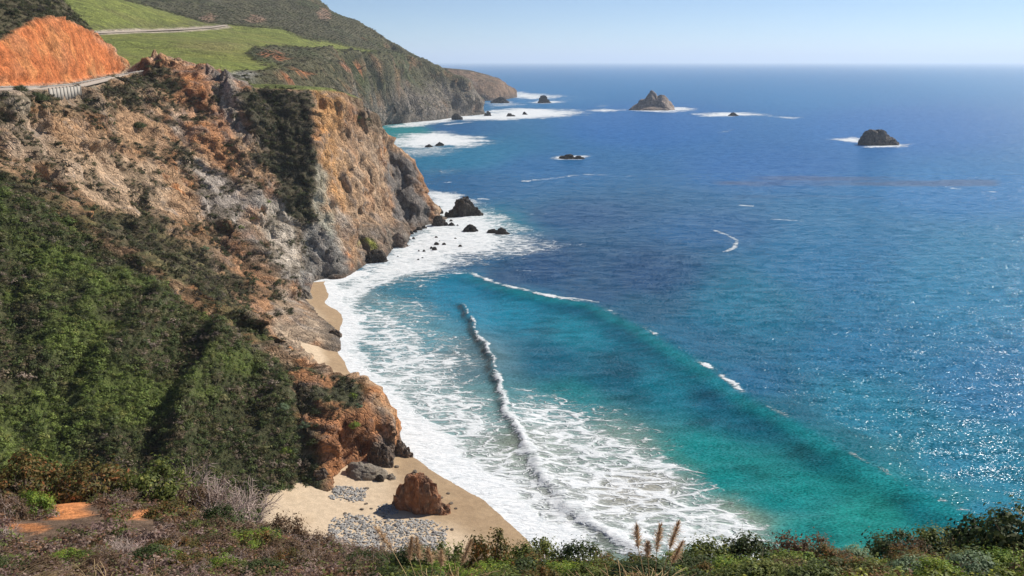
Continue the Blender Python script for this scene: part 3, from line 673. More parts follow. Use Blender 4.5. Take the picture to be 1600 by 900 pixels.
# white water round rocks and reefs farther out
for pl, dn, sf in (([(690, 187), (740, 178), (800, 169), (880, 171), (910, 177), (870, 183), (780, 188)], .97, 22), ([(600, 226), (620, 211), (690, 206), (768, 217), (745, 227), (650, 231)], .97, 16), ([(600, 236), (660, 228), (730, 232), (680, 246), (610, 246)], .5, 14),
                   ([(596, 200), (640, 190), (720, 180), (760, 181), (700, 190), (640, 198)], .9, 12), ([(978, 171), (1010, 169), (1060, 168), (1090, 170), (1050, 175), (1000, 174)], .95, 16), ([(1092, 179), (1120, 176), (1170, 176), (1194, 179), (1150, 182), (1110, 182)], .97, 16),
                   ([(1306, 218), (1330, 214), (1352, 217), (1350, 223), (1325, 221)], .97, 8), ([(1346, 226), (1380, 226), (1425, 225), (1400, 230), (1360, 230)], .95, 7), ([(855, 246), (880, 243), (918, 244), (905, 249), (870, 249)], .95, 5),
                   ([(798, 152), (806, 144), (850, 148), (880, 151), (840, 155)], .97, 40), ([(825, 160), (850, 157), (885, 159), (850, 162)], .9, 18), ([(920, 173), (940, 170), (966, 172), (945, 175)], .9, 12), ([(1205, 182), (1258, 183), (1240, 186)], .6, 8), ([(640, 268), (700, 262), (760, 268), (700, 276)], .28, 12),
                   ([(860, 388), (900, 376), (960, 384), (900, 394)], .36, 10), ([(800, 385), (850, 372), (900, 382), (830, 398)], .5, 8), ([(760, 160), (800, 158), (815, 164), (770, 168)], .55, 18)):
    foam_poly(pl, dn * .9, sf * 1.7, 1.3)
for pl, dn, wd in (([(700, 186), (760, 181), (830, 177), (905, 178)], .95, 14), ([(640, 196), (700, 185)], .8, 8), ([(612, 224), (680, 219), (760, 220)], .95, 14), ([(600, 232), (660, 236), (720, 230)], .5, 16), ([(655, 216), (690, 211)], .9, 9),
                   ([(860, 246), (915, 245)], .9, 3.5), ([(985, 171), (1030, 173), (1082, 170)], .9, 10), ([(1096, 179), (1140, 180), (1190, 179)], .95, 11), ([(1310, 218), (1350, 220)], .95, 7), ([(1350, 227), (1385, 228), (1425, 226)], .85, 4),
                   ([(800, 150), (850, 151)], .95, 30), ([(800, 145), (815, 148)], .95, 25), ([(830, 159), (870, 158)], .8, 10), ([(925, 173), (962, 172)], .8, 9), ([(932, 167), (950, 164)], .5, 10), ([(808, 284), (860, 279), (905, 273), (940, 271)], .75, 3.0), ([(930, 272), (990, 275)], .55, 2.5),
                   ([(1152, 320), (1180, 322)], .85, 3.2), ([(1108, 357), (1135, 366), (1152, 376), (1148, 387), (1128, 394)], .8, 1.6), ([(1470, 291), (1510, 296), (1560, 300)], .75, 3), ([(1212, 183), (1258, 184)], .6, 6), ([(870, 157), (930, 153)], .5, 10),
                   ([(1200, 342), (1260, 346)], .5, 3), ([(640, 290), (700, 285), (720, 287)], .5, 3), ([(845, 388), (880, 381), (930, 386)], .55, 4), ([(825, 335), (850, 333), (862, 336)], .5, 2.2), ([(805, 422), (832, 424)], .5, 2), ([(890, 472), (940, 480)], .6, 1.6), ([(745, 310), (766, 312)], .75, 3),
                   ([(690, 195), (740, 190)], .6, 10), ([(1035, 205), (1070, 206)], .5, 4), ([(1120, 208), (1150, 202)], .5, 4), ([(990, 350), (1010, 352)], .6, 1.6)):
    foam_line(pl, dn, wd, .35)
foam = np.clip(foam, 0, 1)
G[..., 2] = Z + foam * sstep(.85, 1, foam) * np.abs(fbm(G, 3, 3, 361)) * .25
# the last metres run out thin over the sand
thin = sstep(0, 9, shore_d)
insand = poly_sd(X, Y, [p[:2] for p in waterline] + [(-200, 90), (-200, 300)]) > 0
G[..., 2] = np.where(Y < 310, G[..., 2] * thin + .1 * (1 - thin), G[..., 2])
G[..., 2] = np.where(insand & (shore_d > 5) & (Y < 310), -2.0, G[..., 2])

M_SEA, n, l, b = new_mat('sea_water')
a = node(n, 'ShaderNodeAttribute', attribute_name='Col'); g = n.new('ShaderNodeNewGeometry'); pos = g.outputs['Position']
mp = n.new('ShaderNodeMapping'); mp.inputs['Scale'].default_value = (.5, 1.05, 1); mp.inputs['Rotation'].default_value = (0, 0, R(14)); l.new(pos, mp.inputs[0])
def warp(scale, amt, vec):
    t = n.new('ShaderNodeTexNoise'); t.inputs['Scale'].default_value = scale; t.inputs['Detail'].default_value = 3; l.new(vec, t.inputs['Vector'])
    s = n.new('ShaderNodeVectorMath'); s.operation = 'SCALE'; s.inputs['Scale'].default_value = amt; l.new(t.outputs['Color'], s.inputs[0])
    q = n.new('ShaderNodeVectorMath'); q.operation = 'ADD'; l.new(vec, q.inputs[0]); l.new(s.outputs[0], q.inputs[1]); return q.outputs[0]
wv = warp(.35, 3.5, mp.outputs[0])
def web(scale, vec):
    v = n.new('ShaderNodeTexVoronoi'); v.feature = 'DISTANCE_TO_EDGE'; v.inputs['Scale'].default_value = scale; l.new(vec, v.inputs['Vector']); return v.outputs['Distance']
w1 = web(.27, wv); w2 = web(.75, warp(.9, 1.2, wv))
fa = a.outputs['Alpha']
breakup = noise_(n, l, wv, .55, 5, .65)
# foam width of the strands grows with cover
th1 = math_(n, l, 'MULTIPLY', math_(n, l, 'POWER', fa, 1.6), .46)
f1 = math_(n, l, 'SUBTRACT', 1.0, math_(n, l, 'DIVIDE', w1, math_(n, l, 'ADD', th1, .004)), clamp=True)
th2 = math_(n, l, 'MULTIPLY', math_(n, l, 'POWER', fa, 2.0), .62)
f2 = math_(n, l, 'SUBTRACT', 1.0, math_(n, l, 'DIVIDE', w2, math_(n, l, 'ADD', th2, .004)), clamp=True)
lace = math_(n, l, 'MAXIMUM', math_(n, l, 'MULTIPLY', f1, 1.3), math_(n, l, 'MULTIPLY', f2, .9))
lace = math_(n, l, 'MULTIPLY', lace, ramp_(n, l, math_(n, l, 'ADD', breakup, math_(n, l, 'MULTIPLY', fa, .45)), .52, .78))
lace = math_(n, l, 'MULTIPLY', lace, ramp_(n, l, fa, .03, .25))
full = ramp_(n, l, math_(n, l, 'ADD', fa, math_(n, l, 'MULTIPLY', breakup, .35)), .93, 1.06)
fo = math_(n, l, 'MAXIMUM', math_(n, l, 'MULTIPLY', ramp_(n, l, lace, .03, 1.0), .92), full, clamp=True)
# waves: small facets tilt the surface at every scale the eye can or cannot resolve
wm = n.new('ShaderNodeMapping'); wm.inputs['Scale'].default_value = (.55, 1.1, 1); wm.inputs['Rotation'].default_value = (0, 0, R(-10)); l.new(pos, wm.inputs[0])
def tilt(scale, detail, amt):
    t = n.new('ShaderNodeTexNoise'); t.inputs['Scale'].default_value = scale; t.inputs['Detail'].default_value = detail; t.inputs['Roughness'].default_value = .6; l.new(wm.outputs[0], t.inputs['Vector'])
    q = n.new('ShaderNodeVectorMath'); q.operation = 'SUBTRACT'; l.new(t.outputs['Color'], q.inputs[0]); q.inputs[1].default_value = (.5, .5, .5)
    q2 = n.new('ShaderNodeVectorMath'); q2.operation = 'MULTIPLY'; l.new(q.outputs[0], q2.inputs[0]); q2.inputs[1].default_value = (amt, amt, 0); return q2.outputs[0], t.outputs['Fac']
ta, h1 = tilt(.3, 2, .8); tb, h2 = tilt(3.4, 2, 2.35)
sv = n.new('ShaderNodeVectorMath'); sv.operation = 'ADD'; l.new(ta, sv.inputs[0]); l.new(tb, sv.inputs[1])
sk = n.new('ShaderNodeVectorMath'); sk.operation = 'SCALE'; l.new(sv.outputs[0], sk.inputs[0])
calm = node(n, 'ShaderNodeAttribute', attribute_name='calm'); l.new(math_(n, l, 'MULTIPLY', calm.outputs['Fac'], ramp_(n, l, fo, 0, .5, 1, .2)), sk.inputs['Scale'])
sn = n.new('ShaderNodeVectorMath'); sn.operation = 'ADD'; l.new(g.outputs['Normal'], sn.inputs[0]); l.new(sk.outputs[0], sn.inputs[1])
sz = n.new('ShaderNodeVectorMath'); sz.operation = 'NORMALIZE'; l.new(sn.outputs[0], sz.inputs[0])
hh = math_(n, l, 'MULTIPLY', fo, math_(n, l, 'ADD', .05, math_(n, l, 'MULTIPLY', breakup, .35)))
bp = n.new('ShaderNodeBump'); bp.inputs['Strength'].default_value = 1.0; bp.inputs['Distance'].default_value = 1.0; l.new(hh, bp.inputs['Height']); l.new(sz.outputs[0], bp.inputs['Normal']); l.new(bp.outputs[0], b.inputs['Normal'])
tone = ramp_(n, l, math_(n, l, 'ADD', math_(n, l, 'MULTIPLY', h1, .35), math_(n, l, 'MULTIPLY', h2, .65)), .3, .7, .74, 1.26)
hs = n.new('ShaderNodeVectorMath'); hs.operation = 'SCALE'; l.new(a.outputs['Color'], hs.inputs[0]); l.new(tone, hs.inputs['Scale'])
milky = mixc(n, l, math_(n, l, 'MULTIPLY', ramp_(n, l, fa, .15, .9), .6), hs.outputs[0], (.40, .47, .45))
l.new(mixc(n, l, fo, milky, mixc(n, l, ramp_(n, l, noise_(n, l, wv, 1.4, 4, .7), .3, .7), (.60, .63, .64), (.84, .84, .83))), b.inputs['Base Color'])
sxyz = n.new('ShaderNodeSeparateXYZ'); l.new(pos, sxyz.inputs[0])
l.new(math_(n, l, 'MAXIMUM', ramp_(n, l, fo, 0, .6, .17, .9), ramp_(n, l, sxyz.outputs[1], 280, 900, .17, .40)), b.inputs['Roughness']); b.inputs['IOR'].default_value = 1.33
l.new(math_(n, l, 'MULTIPLY', ramp_(n, l, fo, 0, .6, 1.0, .3), ramp_(n, l, sxyz.outputs[1], 350, 1600, .25, .5)), b.inputs['Specular IOR Level'])
ppx, ppy = pix(G)
keep = np.ones(X.shape, bool)
keep &= ~((ppx < 540) & (Y < 1000) & (ppy > 420)) | (ppx > 430)
keep &= ~((ppx < 450) & (Y < 900)) & ~((ppx < 560) & (Y > 320) & (Y < 2000)) & (ppx > -200)
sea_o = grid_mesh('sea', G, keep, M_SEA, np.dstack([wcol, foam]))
ny_, nx_ = X.shape; kq = keep[:-1, :-1] | keep[:-1, 1:] | keep[1:, 1:] | keep[1:, :-1]; um = np.zeros_like(keep)
for a_, b_ in ((0, 0), (0, 1), (1, 0), (1, 1)): um[a_:ny_ - 1 + a_, b_:nx_ - 1 + b_] |= kq
calm_v = .45 + .55 * sstep(-6, 14, np.where(Y < 320, np.where(t2 > .05, sd2, 30), 30))
attr(sea_o, 'calm', calm_v[um], 'FLOAT')
tag(sea_o, 'blue and turquoise sea with white surf and breaking waves', kind='structure')

# ================================================================== NEAR BLUFF
brow = [P(-150, 745, 45), P(0, 752, 42), P(100, 768, 41), P(200, 775, 40), P(300, 795, 38), P(400, 822, 34), P(480, 856, 30), P(560, 876, 26), P(650, 890, 22), P(750, 892, 18), P(850, 892, 16), P(1000, 898, 15), P(1150, 892, 15), P(1300, 890, 15), P(1450, 882, 14.5), P(1560, 872, 13.5), P(1750, 860, 13)]
bmid = [P(-150, 850, 27), P(0, 845, 27), P(130, 800, 31), P(230, 818, 29), P(330, 850, 25), P(430, 890, 20)]
bbot = [P(-150, 930, 18), P(0, 922, 18), P(200, 922, 17), P(400, 925, 15), P(600, 930, 12.5), P(800, 945, 10), P(1100, 945, 9), P(1400, 935, 9), P(1750, 925, 9)]
feet = [(-14, 4, 71.8), (-6, 2.5, 72.6), (0, 1.5, 73.2), (6, 2, 72.8), (14, 3, 72.0)]
low = [(-75, 100, 22), (-50, 104, 8.5), (-38, 100, 4), (-15, 96, 2.6), (5, 92, 1), (25, 85, -2), (50, 70, -4)]
midl = [(-60, 70, 36), (-40, 66, 33), (-15, 55, 31), (5, 45, 34), (25, 40, 36), (45, 35, 36)]
G = tin([brow, bmid, bbot, feet, low, midl], [(-90, 20, 74), (-90, 100, 32), (60, 0, 70), (60, 60, -4), (0, -6, 74), (-60, -6, 78), (60, -6, 72)], (-75, 48, -5, 104), .3, .5)
G[..., 2] += fbm(G, 5, 4, 401) * .35 + fbm(G, 1.2, 3, 402) * .10
pt = Paint(G, (.13, .085, .055), .0)
dirt = np.zeros(G.shape[:2])
DIRT_POLYS = ([(76, 764), (100, 762), (150, 795), (165, 806), (120, 808), (84, 800)], [(202, 803), (246, 802), (244, 822), (208, 820)], [(10, 806), (60, 815), (96, 826), (92, 836), (30, 832)], [(60, 855), (70, 850), (80, 870)])
for pl in DIRT_POLYS:
    m = pt.poly(pl, (.60, .235, .085), 0, 4); dirt = np.maximum(dirt, m)
bluffG, bluffDirt = G, dirt
bpx, bpy_ = pix(G)
tag(grid_mesh('near_bluff', G, np.ones(G.shape[:2], bool), M_BLUFF, pt.c), 'near bluff slope of brown soil and orange dirt under the shrubs', kind='structure')
def sampler(G, x0, y0, res):
    def f(x, y):
        i = int(round((x - x0) / res)); j = int(round((y - y0) / res))
        i = min(max(i, 0), G.shape[1] - 1); j = min(max(j, 0), G.shape[0] - 1)
        return float(G[j, i, 2])
    return f
def hides_dirt(x_, y_, up):
    r_ = np.zeros(np.shape(x_), bool)
    for pl in DIRT_POLYS[:3]:
        for u_ in up: r_ |= poly_sd(np.asarray(x_, float), np.asarray(y_, float) - u_, pl) > -5
    return r_
bluff_z = sampler(bluffG, -75, -5, .3)

# ================================================================== PLANTS
def leaf_mat(name, c1, c2, c3, tint=False, rough=.65):
    m, n, l, b = new_mat(name)
    if tint:
        a = node(n, 'ShaderNodeAttribute', attribute_name='tint', attribute_type='INSTANCER'); base = a.outputs['Color']
        g = n.new('ShaderNodeNewGeometry')
        v = math_(n, l, 'ADD', .6, math_(n, l, 'MULTIPLY', g.outputs['Random Per Island'], .85))
        s = n.new('ShaderNodeVectorMath'); s.operation = 'SCALE'; l.new(base, s.inputs[0]); l.new(v, s.inputs['Scale']); c = s.outputs[0]
    else:
        g = n.new('ShaderNodeNewGeometry'); cr = n.new('ShaderNodeValToRGB')
        e = cr.color_ramp.elements; e[0].color = (*c1, 1); e[1].color = (*c3, 1); e[0].position = .1; e[1].position = .95
        x = e.new(.55); x.color = (*c2, 1)
        pn_ = noise_(n, l, g.outputs['Position'], 1.7, 3, .6)
        l.new(math_(n, l, 'ADD', math_(n, l, 'MULTIPLY', g.outputs['Random Per Island'], .55), math_(n, l, 'SUBTRACT', math_(n, l, 'MULTIPLY', pn_, 1.3), .4)), cr.inputs[0]); c = cr.outputs[0]
    l.new(c, b.inputs['Base Color']); b.inputs['Roughness'].default_value = rough; b.inputs['Specular IOR Level'].default_value = .3
    # thin leaves let some light through
    tr = n.new('ShaderNodeBsdfTranslucent'); l.new(c, tr.inputs['Color'])
    mx = n.new('ShaderNodeMixShader'); mx.inputs[0].default_value = .38
    l.new(b.outputs[0], mx.inputs[1]); l.new(tr.outputs[0], mx.inputs[2]); l.new(mx.outputs[0], n['Material Output'].inputs['Surface'])
    return m
M_LEAF = {
 'red': leaf_mat('leaf_red_green', (0.047, 0.062, 0.019), (0.156, 0.133, 0.035), (0.359, 0.133, 0.047)),
 'olive': leaf_mat('leaf_olive', (0.043, 0.062, 0.016), (0.140, 0.172, 0.037), (0.296, 0.281, 0.062)),
 'dark': leaf_mat('leaf_dark', (0.028, 0.047, 0.016), (0.070, 0.102, 0.028), (0.133, 0.133, 0.047)),
 'bright': leaf_mat('leaf_bright', (0.070, 0.133, 0.019), (0.203, 0.296, 0.040), (0.437, 0.452, 0.070)),
 'sage': leaf_mat('leaf_sage', (0.109, 0.156, 0.094), (0.218, 0.296, 0.156), (0.312, 0.390, 0.218)),
 'brown': leaf_mat('leaf_brown', (0.070, 0.043, 0.025), (0.172, 0.102, 0.055), (0.296, 0.203, 0.125)),
}
M_VEG = leaf_mat('slope_leaf', None, None, None, tint=True)
def bark_mat(name, c):
    m, n, l, b = new_mat(name)
    g = n.new('ShaderNodeNewGeometry'); q = noise_(n, l, g.outputs['Position'], 9, 4)
    l.new(mixc(n, l, q, tuple(x * .6 for x in c), tuple(min(1, x * 1.35) for x in c)), b.inputs['Base Color']); return m
M_TWIG = bark_mat('twig_bark', (.12, .085, .06)); M_DEAD = bark_mat('dead_twig', (.44, .34, .29)); M_STRAW = bark_mat('straw', (.52, .38, .20))
M_PLUME = bark_mat('plume', (.74, .54, .35))

def tubes(segs, sides=3):
    """segs: array n x 8 (a, b, ra, rb) -> verts, quads"""
    s = np.asarray(segs, float); a, b, ra, rb = s[:, :3], s[:, 3:6], s[:, 6], s[:, 7]
    d = b - a; d /= np.linalg.norm(d, axis=1, keepdims=True) + 1e-9
    h = np.where(np.abs(d[:, 2:]) < .9, np.array([[0, 0, 1.]]), np.array([[1., 0, 0]]))
    u = np.cross(d, h); u /= np.linalg.norm(u, axis=1, keepdims=True); v = np.cross(d, u)
    V = []
    for p, r in ((a, ra), (b, rb)):
        for k in range(sides):
            t = 2 * math.pi * k / sides
            V.append(p + r[:, None] * (math.cos(t) * u + math.sin(t) * v))
    V = np.stack(V, 1); base = np.arange(len(s))[:, None] * 2 * sides
    F = np.concatenate([np.concatenate([base + k, base + (k + 1) % sides, base + sides + (k + 1) % sides, base + sides + k], 1) for k in range(sides)])
    return V.reshape(-1, 3), F
def leaves(cent, nrm, size, r, asp=1.9):
    """little bent leaf quads"""
    k = len(cent)
    t = r.normal(size=(k, 3)); t -= nrm * (t * nrm).sum(1, keepdims=True); t /= np.linalg.norm(t, axis=1, keepdims=True) + 1e-9
    b = np.cross(nrm, t); L = (size * r.uniform(.6, 1.4, k))[:, None]
    w_ = L / asp
    V = np.stack([cent - t * L * .5, cent + b * w_ * .5 + nrm * L * .06, cent + t * L * .5 - nrm * L * .1, cent - b * w_ * .5 + nrm * L * .06], 1)
    return V.reshape(-1, 3), np.arange(k * 4).reshape(-1, 4)
def dome(k, r, flat=1.0):
    d = r.normal(size=(k, 3)); d[:, 2] = np.abs(d[:, 2]) * flat; d /= np.linalg.norm(d, axis=1, keepdims=True); return d
def make_shrub(name, kind, seed, nl=3000, leaf=.10, nc=44, spread=.125, twiggy=0):
    """unit shrub: radius 1, height 1"""
    r = np.random.default_rng(seed); root = empty(name)
    cd = dome(nc, r, .9); rad = r.uniform(.70, 1.0, nc); cc = cd * rad[:, None]; cc[:, 2] = cc[:, 2] * .92 + .06
    cs = r.uniform(.6, 1.35, nc)
    wh = r.choice(nc, nl, p=cs / cs.sum())
    off = r.normal(size=(nl, 3)) * (spread * cs[wh])[:, None]; off[:, 2] *= .75
    c = cc[wh] + off; c[:, 2] = np.abs(c[:, 2])
    nn = off / (np.linalg.norm(off, axis=1, keepdims=True) + 1e-6) + cd[wh] * .8 + r.normal(size=(nl, 3)) * .5 + [0, 0, .4]
    nn /= np.linalg.norm(nn, axis=1, keepdims=True)
    V, F = leaves(c, nn, leaf, r)
    f = mesh_np('foliage', V, F, M_LEAF[kind], root, smooth=False)
    sg = []
    for i in range(nc):
        m = cc[i] * .5 + r.normal(size=3) * .06; m[2] = abs(m[2])
        sg.append((*(r.normal(size=3) * [.06, .06, 0]), *m, .022, .013)); sg.append((*m, *cc[i], .013, .006))
        for _ in range(2 + twiggy):
            e = cc[i] * r.uniform(.8, 1.12) + r.normal(size=3) * (.16 if not twiggy else .2); sg.append((*(cc[i] * .8 + m * .2), *e, .007, .003))
    V, F = tubes(sg); mesh_np('stem', V, F, M_DEAD if twiggy > 2 else M_TWIG, root)
    return root
def make_dead(name, seed, n0=26):
    r = np.random.default_rng(seed); root = empty(name); sg = []
    def grow(p, d, L, rad, lev):
        q = p
        for k in range(3):
            d = d + r.normal(size=3) * .22 + [0, 0, .04]; d /= np.linalg.norm(d); e = q + d * L / 3
            sg.append((*q, *e, rad * (1 - k * .2), rad * (.8 - k * .2))); q = e
            if lev > 0:
                for _ in range(3):
                    dd = d + r.normal(size=3) * .75; dd /= np.linalg.norm(dd); grow(q, dd, L * r.uniform(.45, .7), rad * .5, lev - 1)
    for i in range(n0 // 3):
        d = dome(1, r, .8)[0]; grow(r.normal(size=3) * [.1, .1, 0], d, .75, .03, 2)
    V, F = tubes(sg); mesh_np('twigs', V, F, M_DEAD, root); return root
proto = {}
for i, (k, kind, kw) in enumerate([('red', 'red', {}), ('red2', 'red', dict(nl=2600, twiggy=1)), ('olive', 'olive', {}), ('olive2', 'olive', dict(nc=60, spread=.13)), ('dark', 'dark', {}), ('dark2', 'dark', dict(nl=3600, nc=56)), ('bright', 'bright', dict()), ('sage', 'sage', dict()), ('brown', 'brown', dict(nl=2400, twiggy=2)), ('brown2', 'brown', dict(nl=1700, twiggy=4))]):
    proto[k] = make_shrub('shrub', kind, 900 + i, **kw)
proto['dead'] = make_dead('dead_shrub', 950); proto['dead2'] = make_dead('dead_shrub', 951, 32)
used = set()
def plant(kind, x, y, z, r, h, label, group=None, rz=None):
    o = proto[kind]
    if kind in used: o = copy_tree(o)
    used.add(kind)
    o.location = (x, y, z); o.scale = (r, r, h); o.rotation_euler = (0, 0, random.uniform(0, 6.28) if rz is None else rz)
    tag(o, label, 'shrub', group); return o
def bluff_shrub(px_, pyt, Y_, r, kind, label, group=None):
    x, y, zt = P(px_, pyt, Y_); z = bluff_z(x, y) - .08
    return plant(kind, x, y, z, r, min(max(zt - z, .35), 2.6), label, group)
for a in [
 (28, 718, 38, 1.9, 'red', 'large red-tinged green shrub at the left edge of the near bluff'),
 (46, 770, 32, .85, 'bright', 'small bright green shrub in front of the large red-tinged one at left'),
 (143, 722, 38, 2.0, 'red2', 'broad reddish brown shrub just behind the orange dirt patch'),
 (232, 727, 38, 1.9, 'olive', 'wide olive and brown shrub right of the reddish shrub behind the dirt'),
 (182, 772, 34, 1.0, 'brown2', 'grey twiggy low shrub between the two orange dirt patches'),
 (284, 716, 39, 2.0, 'dead', 'tall leafless grey shrub at the left of the dead thicket'),
 (330, 746, 36, 1.8, 'dead2', 'leafless grey shrub in the middle of the dead thicket'),
 (378, 768, 33, 1.5, 'dead', 'leafless pale shrub at the right end of the dead thicket'),
 (345, 794, 30, 1.0, 'dark', 'dark green shrub below the grey dead thicket'),
 (262, 790, 31, 1.1, 'red2', 'brown and green shrub right of the small orange dirt patch'),
 (398, 835, 24, .85, 'red', 'red and yellow leaved shrub at the foot of the dead thicket'),
 (6, 775, 31, .9, 'brown2', 'grey twiggy shrub cut off by the left edge below the red-tinged shrub'),
 (208, 745, 40.5, .9, 'bright', 'small green shrub peeking between the two broad brown shrubs'),
 (300, 760, 37, 1.0, 'brown', 'brown shrub in front of the tall leafless grey shrub'),
 (440, 808, 29, 1.0, 'brown', 'brown rounded shrub on the diagonal edge above the sand'),
 (492, 836, 26, .9, 'brown2', 'grey-brown twiggy shrub lower on the diagonal edge above the sand'),
 (770, 836, 17, .75, 'red', 'red-tipped shrub at the brow right of the cobbles'),
 (650, 862, 18, .8, 'dark2', 'dark green shrub at the brow below the cobble heap'),
 (700, 852, 18, .7, 'olive2', 'olive shrub left of the red-tipped shrub at the brow'),
 (840, 848, 16, .7, 'olive', 'olive green shrub at the brow right of the red-tipped shrub'),
 (915, 856, 15.5, .7, 'dark', 'dark low shrub at the brow left of the taller plumes'),
 (1110, 849, 15, .75, 'olive2', 'olive shrub at the brow right of the taller plumes'),
 (1175, 846, 15, .75, 'dark2', 'dark green shrub at the brow beneath the end of the foam lace'),
 (1262, 838, 15, .75, 'brown', 'brown twiggy dome shaped shrub at the brow in front of turquoise water'),
 (1340, 860, 14, .5, 'sage', 'small grey-green shrub in the dip of the brow'),
 (1415, 838, 14.5, .75, 'dark', 'dark brownish shrub left of the bright topped shrub'),
 (1483, 830, 14, .7, 'olive', 'bright topped olive shrub near the right corner of the bluff'),
 (1535, 848, 13.5, .6, 'red2', 'brown shrub between the bright topped shrub and the darkest shrub'),
 (1598, 800, 13, 1.0, 'dark2', 'darkest and tallest shrub at the right corner of the bluff'),
 (1530, 872, 11, .5, 'sage', 'pale sage shrub under the darkest shrub at right'),
 (1440, 880, 11, .45, 'sage', 'pale sage shrub low at the right of the bottom edge'),
 (1590, 868, 11, .5, 'bright', 'fresh green shrub in the bottom right corner'),
]: bluff_shrub(*a)
KL = {'brown': 'brown leaved shrubs', 'brown2': 'grey twiggy shrubs', 'olive': 'olive leaved shrubs', 'olive2': 'dense olive shrubs', 'red': 'red tinged shrubs', 'red2': 'rusty leaved shrubs', 'dark': 'dark green shrubs', 'dark2': 'dense dark shrubs', 'bright': 'bright green shrubs', 'dead': 'leafless pale shrubs', 'dead2': 'leafless grey shrubs'}
ORD = ['first', 'second', 'third', 'fourth', 'fifth', 'sixth', 'seventh', 'eighth', 'ninth', 'tenth', 'eleventh', 'twelfth', 'thirteenth', 'fourteenth', 'fifteenth', 'sixteenth', 'seventeenth', 'eighteenth', 'nineteenth', 'twentieth']
ORD += ['twenty-' + o for o in ORD[:9]] + ['thirtieth']
for (x0, x1, y0, y1, Y0, Y1, nn, kinds, zone) in [
 (-20, 420, 800, 890, 28, 19, 46, ['brown', 'brown2', 'olive', 'red2', 'dark', 'bright', 'brown', 'dead'], 'below the orange dirt'),
 (380, 640, 815, 890, 29, 18, 30, ['brown', 'brown2', 'red', 'brown2', 'dead2', 'dark'], 'on the diagonal slope below the sand'),
 (600, 1290, 862, 905, 15, 10.5, 42, ['olive', 'dark', 'bright', 'red', 'olive2', 'bright'], 'around the plumes at the bottom edge'),
 (1240, 1640, 858, 905, 14, 10, 26, ['olive', 'dark', 'bright', 'brown', 'olive2', 'red2'], 'at the bottom edge right of plumes')]:
    spots = []
    for i in range(nn):
        t = random.random(); kd = random.choice(kinds)
        pxx = x0 + (x1 - x0) * ((i * .618) % 1); pyy = y0 + (y1 - y0) * t; YY = Y0 + (Y1 - Y0) * t
        x, y, zt = P(pxx, pyy, YY); z = bluff_z(x, y)
        if hides_dirt(np.array([pxx - 12, pxx, pxx + 12]), np.array([pyy] * 3), (0, 12, 24)).any(): continue
        spots.append((kd, pxx, x, y, z, YY / 20))
    spots.sort(); cnt = {}
    for kd, pxx, x, y, z, s in spots:
        cnt[kd] = cnt.get(kd, 0) + 1
        plant(kd, x, y, z - .06, random.uniform(.42, .75) * (.6 + .5 * s), random.uniform(.3, .5) * (.6 + .5 * s), ORD[cnt[kd] - 1] + ' from left, low ' + KL[kd] + ' ' + zone, 'low shrubs ' + zone)

# ---- plumed grasses
def make_pampas(label, plumes, base_px, Y_):
    bx, by, _ = P(base_px, 890, Y_); bz = bluff_z(bx, by) - .05
    root = empty('plume_grass', (bx, by, bz)); tag(root, label, 'grass'); r = np.random.default_rng(int(base_px))
    sg = []
    for i in range(230):
        a = r.uniform(0, 6.28); ln = r.uniform(.3, .62); p = np.array([r.normal() * .13, r.normal() * .13, 0]); d = np.array([math.cos(a) * .5, math.sin(a) * .5, 1.])
        for k_ in range(4):
            q = p + d / np.linalg.norm(d) * ln / 4; sg.append((*p, *q, .004, .0032)); p = q; d = d + [math.cos(a) * .25, math.sin(a) * .25, -.35]
    V, F = tubes(sg); mesh_np('blades', V, F, M_STRAW, root)
    for (x0, y0, x1, y1) in plumes:
        a = np.array(P(x0, y0, Y_)) - [bx, by, bz]; b = np.array(P(x1, y1, Y_ - .2)) - [bx, by, bz]
        b0 = np.array([a[0] * .25, a[1], 0.]) * .5
        V, F = tubes([(*b0, *((a + b0) / 2), .006, .005), (*((a + b0) / 2), *a, .005, .004)], 5); st = mesh_np('stalk', V, F, M_STRAW, root)
        sg = []
        ax = b - a
        for i in range(420):
            t = r.uniform(0, 1); p = a + ax * t; w_ = .05 * math.sin(math.pi * min(1, t * .85 + .12)) ** .7 + .004
            e = p + ax * r.uniform(.05, .16) + r.normal(size=3) * w_ * .75
            sg.append((*p, *e, .0028, .0012))
        V, F = tubes(sg); mesh_np('plume', V, F, M_PLUME, st)
make_pampas('tan plume grass with one long leaning plume below the cobble heap', [(612, 858, 588, 826), (640, 876, 643, 842), (655, 874, 651, 842), (675, 880, 668, 858), (722, 880, 736, 846), (690, 884, 690, 862)], 672, 9.5)
make_pampas('taller tan plume grass with four upright plumes at bottom centre', [(997, 856, 995, 822), (1026, 862, 1032, 822), (1046, 858, 1060, 817), (1050, 880, 1066, 848), (1012, 870, 1012, 848)], 1024, 9.2)
def straw_tuft(px_, Y_, label, lean, n_=150, ht=.8):
    x, y, _ = P(px_, 880, Y_); z = bluff_z(x, y) - .03; r = np.random.default_rng(int(px_ + 500)); sg = []
    for i in range(n_):
        p = np.array([r.normal() * .25, r.normal() * .25, 0]); d = np.array([lean + r.normal() * .45, r.normal() * .4, 1.]); ln = ht * r.uniform(.5, 1.2)
        for k_ in range(4):
            q = p + d / np.linalg.norm(d) * ln / 4; sg.append((*p, *q, .006, .0045)); p = q; d = d + [lean * .45 + r.normal() * .1, 0, -.16]
    V, F = tubes(sg); o = mesh_np('dry_grass', V, F, M_STRAW); o.location = (x, y, z); tag(o, label, 'grass')
straw_tuft(18, 15, 'pale dry straw tuft leaning right in the bottom left corner', .9)
straw_tuft(720, 9.2, 'dry straw tuft between the two plume grasses at bottom centre', .3, 90, .42)
straw_tuft(975, 8.8, 'dry straw tuft just left of the taller plume grass', -.3, 110, .45)
